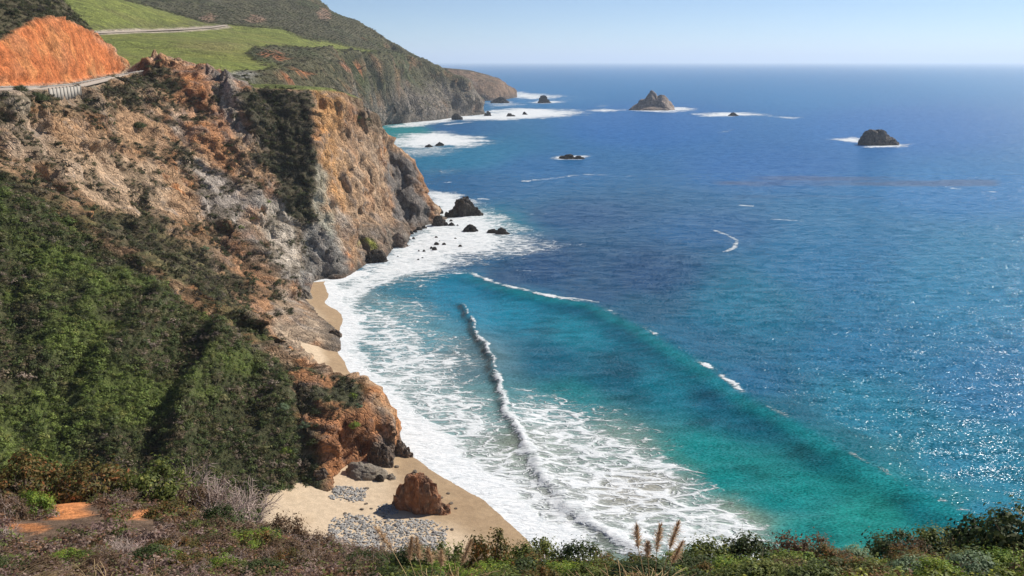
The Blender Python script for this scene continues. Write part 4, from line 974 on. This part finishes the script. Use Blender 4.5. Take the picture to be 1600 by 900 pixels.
straw_tuft(1080, 8.8, 'dry straw tuft just right of the taller plume grass', .5, 90, .42)
straw_tuft(640, 9.3, 'dry straw tuft under the long leaning plume', -.2, 90, .4)
straw_tuft(70, 14.5, 'pale dry straw tuft beside the bottom left corner tuft', .7, 110, .7)
straw_tuft(215, 13.5, 'pale dry straw tuft at the bottom edge under the orange dirt', .5, 70, .5)
straw_tuft(140, 14, 'small dry straw tuft at the bottom edge right of the corner tuft', -.4, 40, .5)
straw_tuft(300, 13.5, 'thin dry stems at the bottom edge left of the red-leaved shrub', .5, 26, .5)

# ---- scattered scrub too dense to count: clumps instanced on surveyed points
def clump_mesh(name, seed, nl, leaf, mat):
    r = np.random.default_rng(seed); nc = 9
    cd = dome(nc, r, .8); cc = cd * r.uniform(.5, .85, nc)[:, None]
    wh = r.integers(0, nc, nl); off = r.normal(size=(nl, 3)) * .2; c = cc[wh] + off; c[:, 2] = np.abs(c[:, 2]) * .9
    nn = off * 3 + cd[wh] + r.normal(size=(nl, 3)) * .35 + [0, 0, .3]; nn /= np.linalg.norm(nn, axis=1, keepdims=True)
    V, F = leaves(c, nn, leaf, r, 1.5)
    o = mesh_np(name, V, F, mat, smooth=False); col.objects.unlink(o); return o
def scatter(name, pos, scl, tint, protos, label):
    n_ = len(pos)
    o = mesh_np(name, pos, np.zeros((0, 4), int)); tag(o, label, kind='stuff')
    attr(o, 'scl', scl, 'FLOAT_VECTOR'); attr(o, 'tint', tint, 'FLOAT_VECTOR')
    rot = np.zeros((n_, 3)); rot[:, 2] = rng.uniform(0, 6.28, n_); rot[:, :2] = rng.normal(size=(n_, 2)) * .2
    attr(o, 'rot', rot, 'FLOAT_VECTOR')
    c = bpy.data.collections.new(name + '_source')
    for p in protos: c.objects.link(p)
    ng = bpy.data.node_groups.new(name, 'GeometryNodeTree')
    ng.interface.new_socket('Geometry', in_out='INPUT', socket_type='NodeSocketGeometry'); ng.interface.new_socket('Geometry', in_out='OUTPUT', socket_type='NodeSocketGeometry')
    N_ = ng.nodes; L_ = ng.links
    gi = N_.new('NodeGroupInput'); go = N_.new('NodeGroupOutput'); ip = N_.new('GeometryNodeInstanceOnPoints'); ci = N_.new('GeometryNodeCollectionInfo')
    ci.inputs['Collection'].default_value = c; ci.inputs['Separate Children'].default_value = True; ci.inputs['Reset Children'].default_value = True
    ip.inputs['Pick Instance'].default_value = True
    for nm, sk in (('scl', 'Scale'), ('rot', 'Rotation')):
        na = N_.new('GeometryNodeInputNamedAttribute'); na.data_type = 'FLOAT_VECTOR'; na.inputs['Name'].default_value = nm
        L_.new(na.outputs[0], ip.inputs[sk])
    L_.new(gi.outputs[0], ip.inputs['Points']); L_.new(ci.outputs[0], ip.inputs['Instance']); L_.new(ip.outputs[0], go.inputs[0])
    md = o.modifiers.new('scatter', 'NODES'); md.node_group = ng
    return o
def pick(G, wgt, n_):
    wv_ = wgt.ravel() * (wgt.ravel() > .05); p = wv_ / wv_.sum()
    i = rng.choice(len(p), n_, p=p); v = G.reshape(-1, 3)[i].copy(); return i, v
def tints(n_, cols, wts):
    c = np.array(cols)[rng.choice(len(cols), n_, p=np.array(wts) / sum(wts))]
    return c * rng.uniform(.7, 1.35, (n_, 1))
SRC = [clump_mesh('scrub_clump', 970 + i, 130, .25, M_VEG) for i in range(4)]
px, py = pix(coastG); N = normals(coastG)
slope_area = 1 / np.clip(N[..., 2], .3, 1)
vis = (px > -60) & (px < 720) & (py < 860) & (coastG[..., 2] > 1.5)
# green spur
def jit(v, a):
    v[:, :2] += rng.uniform(-a, a, (len(v), 2)); return v
i, v = pick(coastG, coastGreen * vis * slope_area, 13000)
dens = sstep(-.1, .25, fbm(v, 16, 3, 19))[:, None]; t = tints(len(v), [(.11, .14, .03), (.085, .115, .026), (.14, .145, .04), (.06, .07, .026)], [4, 3, 1, 1]) * 1.7 * dens + 1.6 * (1 - dens) * tints(len(v), [(.07, .09, .026), (.045, .06, .018), (.13, .10, .06), (.17, .13, .10), (.085, .08, .03)], [3, 3, 2, .8, 2])
u_ = rng.random(len(v)); s = np.where(u_ < .62, rng.uniform(.22, .5, len(v)), np.where(u_ < .92, rng.uniform(.5, .95, len(v)), rng.uniform(.95, 1.55, len(v))))
scatter('spur_scrub', jit(v, .4), np.stack([s, s, s * rng.uniform(.6, .9, len(v))], 1), t, SRC, 'dense green scrub covering the spur')
# rocky slope and headland
i, v = pick(coastG, coastVeg * (1 - coastGreen) * vis * slope_area, 20000)
t = tints(len(v), [(.075, .075, .03), (.05, .06, .02), (.12, .095, .06), (.09, .10, .035), (.045, .035, .025)], [3, 3, 2.5, 1.5, 2])
s = rng.uniform(.3, 1.0, len(v)) ** 1.8 * 1.0 + .22; s = np.where(rng.random(len(v)) < .05, s * 2.0, s)
scatter('cliff_scrub', jit(v, .4), np.stack([s, s, s * rng.uniform(.55, .9, len(v))], 1), t, SRC, 'brown and olive scrub in strips on the rocky slope')
# far hills
fv = (1 - far_mead) * (far_px > -40) * (far_px < 760) * (far_py > -30) * (farG[..., 2] > 12) * (farG[..., 1] < 1300)
i, v = pick(farG, fv, 12000)
t = tints(len(v), [(.075, .07, .035), (.055, .06, .025), (.10, .08, .05), (.07, .085, .03)], [3, 3, 2, 1])
t = t * 1.2; s = (rng.uniform(.4, 1.0, len(v)) ** 1.5 * 1.6 + .4)
scatter('hill_scrub', v, np.stack([s, s, s * .6], 1), t, SRC, 'dark scrub on the hills beyond the meadow')
# ground cover on the near bluff
SRC2 = [clump_mesh('cover_clump', 980 + i, 80, .24, M_VEG) for i in range(4)]
bm_ = (bpx > -60) & (bpx < 1660) & (bpy_ > 690) & (bpy_ < 960) & (bluffG[..., 1] < 60)
i, v = pick(bluffG, bm_ * ~hides_dirt(bpx, bpy_, (0, 8, 16)) * np.clip(14 / np.maximum(bluffG[..., 1], 8), .25, 1.3), 9000)
left = (pix(v)[0] < 600)
t = np.where(left[:, None], tints(len(v), [(.19, .105, .06), (.12, .14, .035), (.25, .175, .135), (.08, .07, .03), (.20, .13, .11)], [3, 1.8, 2.2, 1.6, 2.5]), tints(len(v), [(.15, .18, .03), (.09, .12, .025), (.28, .28, .05), (.17, .09, .04)], [3, 3, 2, 1.6]))
t = t * 1.15; s = rng.uniform(.14, .36, len(v)) * np.clip(v[:, 1] / 16, .8, 1.6)
scatter('bluff_ground_cover', jit(v, .12), np.stack([s, s, s * rng.uniform(.6, 1.1, len(v))], 1), t, SRC2, 'low leafy ground cover between the shrubs of the near bluff')

# ---- single round bushes that stand out on the rock
for (bx_, by_, r_, kd, lab) in [
 (520, 622, 1.3, 'sage', 'round sage green bush on top of the orange rock nose, left of its twin'),
 (552, 618, 1.0, 'bright', 'round green bush on the rim of the orange rock nose'),
 (561, 634, .9, 'sage', 'small grey-green bush just below the rim of the orange rock nose'),
 (551, 660, 1.1, 'bright', 'green bush on the face of the orange rock nose'),
 (444, 636, 1.2, 'sage', 'pale green bush where the green slope meets the orange rock nose'),
 (474, 664, 1.1, 'sage', 'grey-green bush on the left spine of the orange rock nose'),
 (441, 578, 1.2, 'olive', 'olive bush at the top left corner of the orange rock nose'),
 (450, 592, 1.3, 'brown', 'brown rounded bush near the top of the orange rock nose'),
 (443, 706, 1.1, 'bright', 'green bush low beside the spine of the orange rock nose'),
 (178, 222, 2.0, 'dark', 'large dark bush in the middle of the rocky slope'),
 (218, 198, 2.1, 'dark2', 'dark spreading bush right of the middle of the rocky slope'),
 (60, 153, 2.4, 'dark2', 'dark bush below the left end of the pale retaining wall'),
 (32, 142, 2.0, 'dark', 'dark bush at the road edge left of the retaining wall'),
 (394, 340, 1.2, 'bright', 'small green bush on the rust slope left of the pale rock wall'),
 (376, 356, 1.1, 'bright', 'green bush below the small one on the rust slope'),
 (418, 316, 1.2, 'bright', 'bright bush in the brown strip beside the headland face'),
 (320, 390, 1.3, 'sage', 'grey-green bush above the crest of the green spur'),
 (556, 186, 2.2, 'dark', 'dark bush hanging at the top of the headland face')]:
    d = (px - bx_) ** 2 + (py - by_) ** 2 + np.where((coastG[..., 2] < 1) | ((by_ > 560) & (coastG[..., 1] > 170)), 1e6, 0) + coastG[..., 1] * .02
    j = np.unravel_index(np.argmin(d), d.shape); x, y, z = coastG[j]
    plant(kd, x, y, z - .25, r_, r_ * .85, lab)
for k_, o in proto.items():
    if k_ not in used:
        for c_ in list(o.children): bpy.data.objects.remove(c_)
        bpy.data.objects.remove(o)

# ================================================================== ROCKS
def rock_mat(name, c1, c2, c3, fine=1.0):
    m, n, l, b = new_mat(name)
    g = n.new('ShaderNodeNewGeometry'); tc = n.new('ShaderNodeTexCoord'); pos = tc.outputs['Object']
    oi = n.new('ShaderNodeObjectInfo')
    n1 = noise_(n, l, pos, .45 * fine, 7, .7, .5); n2 = noise_(n, l, pos, 2.2 * fine, 6, .7)
    c = mixc(n, l, ramp_(n, l, n1, .38, .62), c1, c2); c = mixc(n, l, ramp_(n, l, n2, .52, .66), c, c3)
    s = n.new('ShaderNodeVectorMath'); s.operation = 'SCALE'; l.new(c, s.inputs[0])
    l.new(math_(n, l, 'MULTIPLY', ramp_(n, l, n2, .25, .75, .6, 1.35), math_(n, l, 'ADD', .75, math_(n, l, 'MULTIPLY', oi.outputs['Random'], .5))), s.inputs['Scale']); l.new(s.outputs[0], b.inputs['Base Color'])
    bp = n.new('ShaderNodeBump'); bp.inputs['Strength'].default_value = .8; bp.inputs['Distance'].default_value = .6 / fine
    l.new(math_(n, l, 'ADD', n1, math_(n, l, 'MULTIPLY', n2, .4)), bp.inputs['Height']); l.new(bp.outputs[0], b.inputs['Normal'])
    b.inputs['Roughness'].default_value = .8
    return m
M_STACK = rock_mat('stack_rock', (.27, .20, .155), (.19, .15, .12), (.36, .28, .22), .22)
M_STACK2 = rock_mat('dark_stack_rock', (.13, .105, .085), (.08, .068, .058), (.18, .14, .11), .3)
M_DARK = rock_mat('dark_wet_rock', (.075, .062, .05), (.045, .038, .032), (.12, .09, .065), .8)
M_ORB = rock_mat('orange_boulder_rock', (.36, .15, .065), (.17, .115, .08), (.38, .22, .13), .5)
M_BUTT = rock_mat('dark_buttress_rock', (.16, .12, .09), (.11, .09, .075), (.24, .15, .09), .8)  # dark grey-brown is this rock's own colour
M_SLAB = rock_mat('grey_slab_rock', (.22, .19, .155), (.28, .23, .17), (.15, .13, .11), .8)
M_COB = rock_mat('cobble_stone', (.34, .32, .295), (.20, .19, .175), (.48, .46, .43), 5)
def rock(name, loc, size, lobes, mat, label, group=None, seed=0, rough=.16, nr=26, ns=56, rz=0, sink=.06):
    """craggy rock over an oval foot; lobes (x, y, radius, height, power) in units of the half width"""
    rr = np.linspace(0, 1.12, nr)[1:]; aa = np.linspace(0, 2 * math.pi, ns, endpoint=False)
    r_, a_ = np.meshgrid(rr, aa, indexing='ij')
    x = np.concatenate([[0.], (r_ * np.cos(a_)).ravel()]); y = np.concatenate([[0.], (r_ * np.sin(a_)).ravel()])
    V = np.stack([x, y, np.zeros_like(x)], 1)
    q = V + fbm(V + seed * 3.1, .7, 3, seed)[:, None] * [.18, .18, 0]
    h = np.full(len(x), -.25)
    for (lx, ly, lr, lh, lp) in lobes:
        d = np.hypot(q[:, 0] - lx, q[:, 1] - ly) / lr
        h = np.maximum(h, lh * (1 - d ** lp) - .02)
    h = np.maximum(h, -.25); V[:, 2] = h
    dd = fbm(V + seed, .55, 4, seed + 5, (1, 1, .6), True, .55) * rough
    dd = dd * .6 + facets(V + seed, .42, seed + 9) * rough * .9 + facets(V + seed, .18, seed + 11) * rough * .35
    rad = V[:, :2] / (np.hypot(x, y)[:, None] + .15)
    live = sstep(-.2, .05, h)
    V[:, :2] += rad * (dd * live)[:, None]; V[:, 2] += dd * live * .8
    F = [(0, 1 + k, 1 + (k + 1) % ns, 1 + (k + 1) % ns) for k in range(ns)]
    F4 = []
    for i in range(nr - 2):
        b0 = 1 + i * ns; b1 = b0 + ns; k = np.arange(ns)
        F4.append(np.stack([b0 + k, b1 + k, b1 + (k + 1) % ns, b0 + (k + 1) % ns], 1))
    F4 = np.concatenate(F4)
    me = bpy.data.meshes.new(name); V = V * np.array(size)
    me.from_pydata(V.tolist(), [], [f[:3] for f in F] + F4.tolist()); me.materials.append(mat)
    for p in me.polygons: p.use_smooth = rough < .1
    o = bpy.data.objects.new(name, me); col.objects.link(o)
    o.location = (loc[0], loc[1], loc[2] - sink * size[2]); o.rotation_euler = (0, 0, rz)
    tag(o, label, 'rock', group); return o
def sea_rock(x0, x1, ytop, ybase, mat, label, lobes=None, seed=0, group=None, name='sea_rock', depth=.7, rough=.16):
    c = S((x0 + x1) / 2, ybase, 0); sc_ = math.hypot(c[1], CAM_H) / FPX
    hw = (x1 - x0) / 2 * sc_; hz_ = (ybase - ytop) * sc_ * .84
    lob = lobes or [(-.1, 0, .95, .95, 2.2), (.4, .1, .6, .6, 2.0), (-.5, -.1, .5, .55, 2)]
    return rock(name, (c[0], c[1] + hw * depth * .5, 0), (hw, hw * depth, hz_), lob, mat, label, group, seed, rough)
sea_rock(986, 1064, 135, 172, M_STACK, 'large peaked brown sea stack standing offshore', [(-.12, 0, .62, 1.0, 1.15), (-.3, 0, .75, .62, 1.5), (.25, 0, .62, .8, 1.6), (.62, 0, .3, .5, 1.3), (-.1, -.1, 1.0, .36, 1.6)], 3, name='sea_stack', rough=.065)
sea_rock(1347, 1405, 198, 227, M_STACK2, 'dark rounded sea stack nearer to the right edge', [(-.4, 0, .6, 1.0, 2.6), (.05, 0, .65, .92, 2.6), (.5, 0, .6, .55, 2.0)], 5, name='sea_stack', rough=.13)
for k, (x0, x1, yt, yb, lab) in enumerate([
 (706, 751, 305, 338, 'big black rock in the surf off the headland point'),
 (722, 748, 348, 362, 'dark triangular rock in the foam below the big black rock'),
 (760, 777, 356, 364, 'flat black rock at the left of the pair in the foam edge'),
 (775, 796, 355, 366, 'pointed black rock at the right of the pair in the foam edge'),
 (680, 693, 320, 334, 'small dark rock against the foot of the headland point'),
 (694, 715, 324, 340, 'leaning dark rock between the headland point and the big black rock'),
 (676, 701, 334, 353, 'jagged dark rock just below the headland point'),
 (700, 711, 346, 353, 'little black rock right of the jagged rock below the point'),
 (873, 900, 240, 248, 'low black reef rock alone in a patch of foam'),
 (898, 913, 243, 248, 'smaller black reef rock right of the low reef rock'),
 (1138, 1154, 175, 181, 'tiny dark rock in a foam streak right of the large stack'),
 (767, 794, 149, 161, 'dark rock off the tip of the far cliffs'),
 (842, 860, 147, 161, 'pair-topped dark rock in front of the distant headland surf'),
 (680, 694, 221, 228, 'dark rock in the white surf behind the headland'),
 (664, 676, 225, 230, 'low dark rock left of the one in the surf behind the headland'),
 (792, 804, 176, 182, 'low dark rock in the long foam band below the far cliffs'),
 (816, 824, 174, 179, 'small dark rock at the right in the long foam band'),
 (757, 768, 172, 181, 'dark rock at the foot of the far cliff corner'),
 (706, 722, 176, 187, 'dark brown rock at the foot of the far cliffs'),
 (604, 640, 360, 386, 'brown boulder mass at the foot of the headland face'),
 (566, 606, 384, 410, 'dark boulder mass at the foot of the headland left of the brown one')]):
    sea_rock(x0, x1, yt, yb, M_DARK if k not in (19,) else M_STACK, lab, [[(-.2, 0, .85, 1.0, 2.6), (.45, 0, .6, .55, 2)], [(0, 0, 1.0, 1.0, 1.3), (.3, 0, .6, .6, 2)], [(.1, 0, .9, .95, 2), (-.5, 0, .5, .6, 2)]][k % 3], 20 + k, rough=.17)
for k, (zx, zy, w_) in enumerate(sorted([(320, 395, 20), (437, 402, 14), (322, 436, 30), (368, 437, 24), (290, 458, 18), (310, 465, 30), (467, 448, 22), (245, 477, 16), (213, 476, 10), (210, 532, 16), (235, 521, 14), (182, 402, 20), (155, 408, 16), (130, 400, 18), (165, 370, 30), (150, 350, 30), (245, 335, 30), (410, 294, 20), (340, 418, 10), (450, 322, 14), (190, 360, 26), (215, 345, 36), (120, 430, 40), (45, 465, 18), (10, 490, 24), (280, 300, 30), (85, 512, 10)])):
    cx, cy = 600 + zx / 3.9125, 270 + zy / 3.9125; ww = w_ / 3.9125 * .55
    sea_rock(cx - ww, cx + ww, cy - ww * 1.0, cy + ww * .35, M_DARK, ORD[k] + ' from the left of the small black rocks awash below the headland', None, 60 + k, 'small rocks awash below the headland')
# rocks of the beach
def beach_z(x, y):
    i = int(round((x + 85) / .8)); j = int(round((y - 98) / .8)); return float(beachG[min(max(j, 0), beachG.shape[0] - 1), min(max(i, 0), beachG.shape[1] - 1), 2])
def beach_rock(x0, x1, ytop, ybase, mat, label, lobes, seed, depth=.8, rough=.15, rz=0, name='beach_rock'):
    c = S((x0 + x1) / 2, ybase - 2, 1.3); hw = (x1 - x0) / 2 * math.hypot(c[1], CAM_H) / FPX
    hz_ = (ybase - ytop) * math.hypot(c[1], CAM_H) / FPX * .86
    y_ = c[1] + hw * depth * .75
    return rock(name, (c[0], y_, beach_z(c[0], y_)), (hw, hw * depth, hz_), lobes, mat, label, None, seed, rough, 34, 80, rz)
beach_rock(606, 694, 738, 812, M_ORB, 'big orange boulder standing on the sand with a shaded left face', [(.18, .05, .5, .95, 5), (.0, .3, .6, .9, 4), (-.35, .3, .5, .62, 3.4), (.45, -.1, .38, .6, 3), (-.62, .15, .4, .42, 2.6), (.74, -.15, .32, .26, 2)], 101, .72, .10)
beach_rock(534, 604, 728, 756, M_SLAB, 'flat grey rock slab on the sand under the spur nose', [(0, 0, .95, .62, 3.0), (-.4, .1, .6, .8, 2.5), (.55, 0, .45, .5, 2.2)], 102, .62, .07)
beach_rock(585, 600, 745, 758, M_DARK, 'small dark rock at the right end of the grey slab', [(0, 0, .9, .9, 2.4)], 103)
beach_rock(600, 618, 742, 752, M_SLAB, 'low pale rock between the grey slab and the orange boulder', [(0, 0, .9, .7, 2.4)], 104)
beach_rock(609, 643, 685, 711, M_BUTT, 'black rock at the edge of the swash behind the orange boulder', [(-.1, 0, .6, 1.0, 2.2), (.5, -.1, .5, .55, 2), (-.55, .1, .45, .5, 2)], 105)
beach_rock(482, 516, 746, 772, M_BUTT, 'dark rock pillar at the foot of the spine where it meets the sand', [(0, 0, .8, 1.0, 3), (.3, -.2, .5, .6, 2)], 106)
beach_rock(570, 614, 694, 734, M_BUTT, 'dark grey buttress rock at the tip of the spur nose', [(0, 0, .85, .9, 3), (.3, -.2, .6, .6, 2.4)], 107)
beach_rock(455, 482, 432, 452, M_SLAB, 'grey rounded boulder at the back of the far cove', [(0, 0, .9, .95, 2.6)], 108, .8, .08)
beach_rock(460, 487, 452, 470, M_SLAB, 'grey boulder on the sand of the far cove', [(0, 0, .9, .9, 2.6)], 109, .8, .08)
beach_rock(508, 534, 508, 524, M_BUTT, 'dark low rock at the end of the rock toe in the far cove', [(0, 0, .9, .8, 2.2)], 110)
# cobbles
cob = []
for k in range(6):
    bm = bmesh.new(); bmesh.ops.create_icosphere(bm, subdivisions=2, radius=1); r = np.random.default_rng(300 + k); A = r.normal(size=3)
    for v in bm.verts:
        d = v.co.normalized(); f = 1 + .16 * math.sin(3 * d.x + A[0]) + .14 * math.sin(4 * d.y + A[1]) + .12 * math.sin(5 * d.z + A[2])
        v.co = Vector((d.x * 1.15, d.y * .9, d.z * .65)) * f
    me = bpy.data.meshes.new('cobble'); bm.to_mesh(me); bm.free(); me.materials.append(M_COB); cob.append(me)
small_pos, small_s = [], []
for (pl, n_, n_small, lab) in [
 ([(520, 772), (535, 762), (560, 764), (574, 768), (566, 782), (552, 787), (530, 778)], 70, 200, 'pale grey cobble in the small patch under the spur nose'),
 ([(590, 796), (604, 788), (622, 794), (618, 804), (600, 804)], 28, 90, 'pale grey cobble in the patch left of the orange boulder foot'),
 ([(510, 845), (530, 820), (560, 808), (590, 822), (640, 808), (665, 812), (690, 826), (698, 842), (690, 870), (510, 870)], 195, 1500, 'pale grey cobble in the big heap at the front of the beach')]:
    q = [S(x, y, 2) for x, y in pl]; xs = [p[0] for p in q]; ys = [p[1] for p in q]; c = 0; cs = 0; tries = 0
    CX = rng.uniform(min(xs), max(xs), 9000); CY = rng.uniform(min(ys), max(ys), 9000); CE = poly_sd(CX, CY, q) - 2.2 * fbm(np.stack([CX, CY, CX * 0], 1), 3.0, 2, 222) - rng.uniform(-2.6, 1.6, 9000)
    while (c < n_ or cs < n_small) and tries < 8999:
        tries += 1
        if CE[tries] < 0: continue
        x, y = float(CX[tries]), float(CY[tries])
        z = beach_z(x, y)
        if c < n_:
            s = random.uniform(.12, .30) * (1.7 if random.random() < .12 else 1)
            o = bpy.data.objects.new('cobble', random.choice(cob)); col.objects.link(o); o.location = (x, y, z + s * .25); o.scale = (s,) * 3
            o.rotation_euler = (random.uniform(-.4, .4), random.uniform(-.4, .4), random.uniform(0, 6.28)); tag(o, lab, 'stone', lab[10:] + ' cobbles'); c += 1
        else:
            small_pos.append((x, y, z + .02)); small_s.append(random.uniform(.09, .24)); cs += 1
M_STONE = rock_mat('scattered_stone', (.14, .115, .09), (.22, .17, .12), (.09, .08, .07), 4)
dk = cob[1].copy(); dk.materials.clear(); dk.materials.append(M_STONE)
for k, (sx_, sy_, s) in enumerate(sorted([(480, 770, .35), (574, 766, .4), (580, 800, .25), (566, 802, .3), (640, 735, .3), (650, 732, .25), (666, 760, .3), (690, 772, .3), (705, 780, .35), (712, 788, .3), (700, 764, .28), (620, 725, .45), (648, 730, .5), (558, 820, .3), (540, 812, .3), (706, 826, .3), (600, 812, .25), (572, 792, .3)])):
    c = S(sx_, sy_, 1.6); o = bpy.data.objects.new('stone', dk); col.objects.link(o); o.location = (c[0], c[1], beach_z(c[0], c[1]) + s * .2); o.scale = (s, s * random.uniform(.7, 1.2), s * random.uniform(.6, 1)); o.rotation_euler = (0, 0, random.uniform(0, 6))
    tag(o, ORD[k] + ' from the left of the lone dark stones on the sand', 'stone', 'lone dark stones on the sand')
V0 = np.array([v.co[:] for v in cob[0].vertices]); F0 = np.array([p.vertices[:] for p in cob[0].polygons])
VV = np.concatenate([V0 * s @ np.array(Matrix.Rotation(random.uniform(0, 6), 3, 'Z')) + np.array(p) for p, s in zip(small_pos, small_s)])
FF = np.concatenate([F0 + i * len(V0) for i in range(len(small_pos))])
tag(mesh_np('shingle', VV, FF, M_COB), 'small grey shingle between the cobbles on the beach', kind='stuff')

# ================================================================== ROADS, WALL AND GUARD RAIL
def flat_mat(name, c, rough=.85, var=.25, scale=2.0):
    m, n, l, b = new_mat(name); g = n.new('ShaderNodeNewGeometry'); q = noise_(n, l, g.outputs['Position'], scale, 6, .7)
    l.new(mixc(n, l, q, tuple(x * (1 - var) for x in c), tuple(x * (1 + var) for x in c)), b.inputs['Base Color']); b.inputs['Roughness'].default_value = rough; return m
M_ROAD = flat_mat('sun_bleached_road', (.34, .28, .23)); M_CONC = flat_mat('weathered_concrete', (.38, .34, .29), .9, .3, 1.2); M_STEEL = flat_mat('galvanised_steel', (.30, .28, .25), .6)
def strip(name, line, width, lift, mat, label):
    L_ = np.array(line, float); out_ = []
    for a, b in zip(L_[:-1], L_[1:]):
        for t in np.linspace(0, 1, 10, endpoint=False): out_.append(a + (b - a) * t)
    out_.append(L_[-1]); L_ = np.array(out_); d = np.gradient(L_[:, :2], axis=0); d /= np.linalg.norm(d, axis=1, keepdims=True); nn = np.stack([-d[:, 1], d[:, 0]], 1)
    V = []
    for sgn in (-1, 1): V.append(np.column_stack([L_[:, :2] + sgn * nn * width / 2, L_[:, 2] + lift]))
    for sgn in (-1, 1): V.append(np.column_stack([L_[:, :2] + sgn * nn * width / 2, L_[:, 2] + lift - .8]))
    k = len(L_); V = np.concatenate(V); i = np.arange(k - 1)
    F = np.concatenate([np.stack([i, i + 1, k + i + 1, k + i], 1)[:, ::-1], np.stack([i, i + 1, 2 * k + i + 1, 2 * k + i], 1), np.stack([k + i, k + i + 1, 3 * k + i + 1, 3 * k + i], 1)[:, ::-1]])
    tag(mesh_np(name, V, F, mat), label, kind='structure')
mid = [tuple((np.array(a) + np.array(b)) / 2) for a, b in zip(road_edge[:6], cut_foot[:6])]
strip('highway', mid + [P(199, 114.5, 332), P(205, 110.5, 352)], 6.5, .25, M_ROAD, 'coastal highway bending round the orange cut')
strip('far_road', [tuple((np.array(a) * .6 + np.array(b) * .4)) for a, b in zip(froad, froad_up)], 7, 1.0, M_ROAD, 'pale road crossing the meadow to the hills')
def box(name, a, b, w_, h, mat, parent):
    """bar from a to b (bottom centre line), width w, height h"""
    a = np.array(a, float); b = np.array(b, float); d = b - a; d[2] = 0; d /= np.linalg.norm(d) + 1e-9; s = np.array([-d[1], d[0], 0]) * w_ / 2
    V = np.array([a - s, a + s, b + s, b - s, a - s + [0, 0, h], a + s + [0, 0, h], b + s + [0, 0, h], b - s + [0, 0, h]])
    return mesh_np(name, V, np.array([(3, 2, 1, 0), (4, 5, 6, 7), (0, 1, 5, 4), (1, 2, 6, 5), (2, 3, 7, 6), (3, 0, 4, 7)]), mat, parent, smooth=False)
wa, wb = WA, WB; wall = empty('retaining_wall', tuple(wa)); tag(wall, 'pale concrete panel retaining wall holding the highway above the slope', 'wall')
out_n = np.array([wb[1] - wa[1], -(wb[0] - wa[0]), 0]); out_n /= np.linalg.norm(out_n); base = out_n * 3.0
nP = 9
for k in range(nP):
    p = (wb - wa) * (k + .03) / nP + base; q = (wb - wa) * (k + .97) / nP + base; hgt = 3.4 - .22 * abs(k - 4)
    box('panel', p - [0, 0, hgt], q - [0, 0, hgt], .25, hgt, M_CONC, wall)
for k in range(nP + 1):
    p = (wb - wa) * k / nP + base + out_n * .12; dd = (wb - wa) / np.linalg.norm(wb - wa) * .12
    box('post', p - dd - [0, 0, 3.4], p + dd - [0, 0, 3.4], .4, 3.7, M_STEEL, wall)
rail = empty('guard_rail', tuple(wb)); tag(rail, 'white guard rail along the outer edge of the highway', 'guard rail')
rp = [np.array(P(-20, 140, 212)), np.array(P(30, 139, 225)), wa, wb] + [np.array(p) for p in road_edge[4:7]]
for a, b in zip(rp[:-1], rp[1:]):
    u = np.array([b[1] - a[1], -(b[0] - a[0]), 0]); u /= np.linalg.norm(u); a = a + u * .9; b = b + u * .9
    box('rail', a - wb + [0, 0, .45], b - wb + [0, 0, .45], .1, .3, M_STEEL, rail)
    m_ = max(2, int(np.linalg.norm(b - a) / 3.2))
    for k in range(m_):
        p = a + (b - a) * (k + .5) / m_ - wb - u * .15
        box('rail_post', p + [-.1, 0, -.8], p + [.1, 0, -.8], .2, 1.7, M_CONC, rail)

# ================================================================== HAZE
hm = bpy.data.materials.new('haze_air'); hm.use_nodes = True; hn = hm.node_tree.nodes; hn.clear()
ho = hn.new('ShaderNodeOutputMaterial'); pv = hn.new('ShaderNodeVolumePrincipled')
pv.inputs['Color'].default_value = (.84, .92, 1.0, 1); pv.inputs['Density'].default_value = 7e-5; pv.inputs['Anisotropy'].default_value = 0.2
hm.node_tree.links.new(pv.outputs[0], ho.inputs['Volume'])
hb = np.array([(x, y, z) for z in (-14, 420) for x, y in ((-150000, -2000), (150000, -2000), (150000, 150000), (-150000, 150000))], float)
hz = mesh_np('haze', hb, np.array([(3, 2, 1, 0), (4, 5, 6, 7), (0, 1, 5, 4), (1, 2, 6, 5), (2, 3, 7, 6), (3, 0, 4, 7)]), hm, smooth=False)
tag(hz, 'thin pale sea haze in the air', kind='stuff')
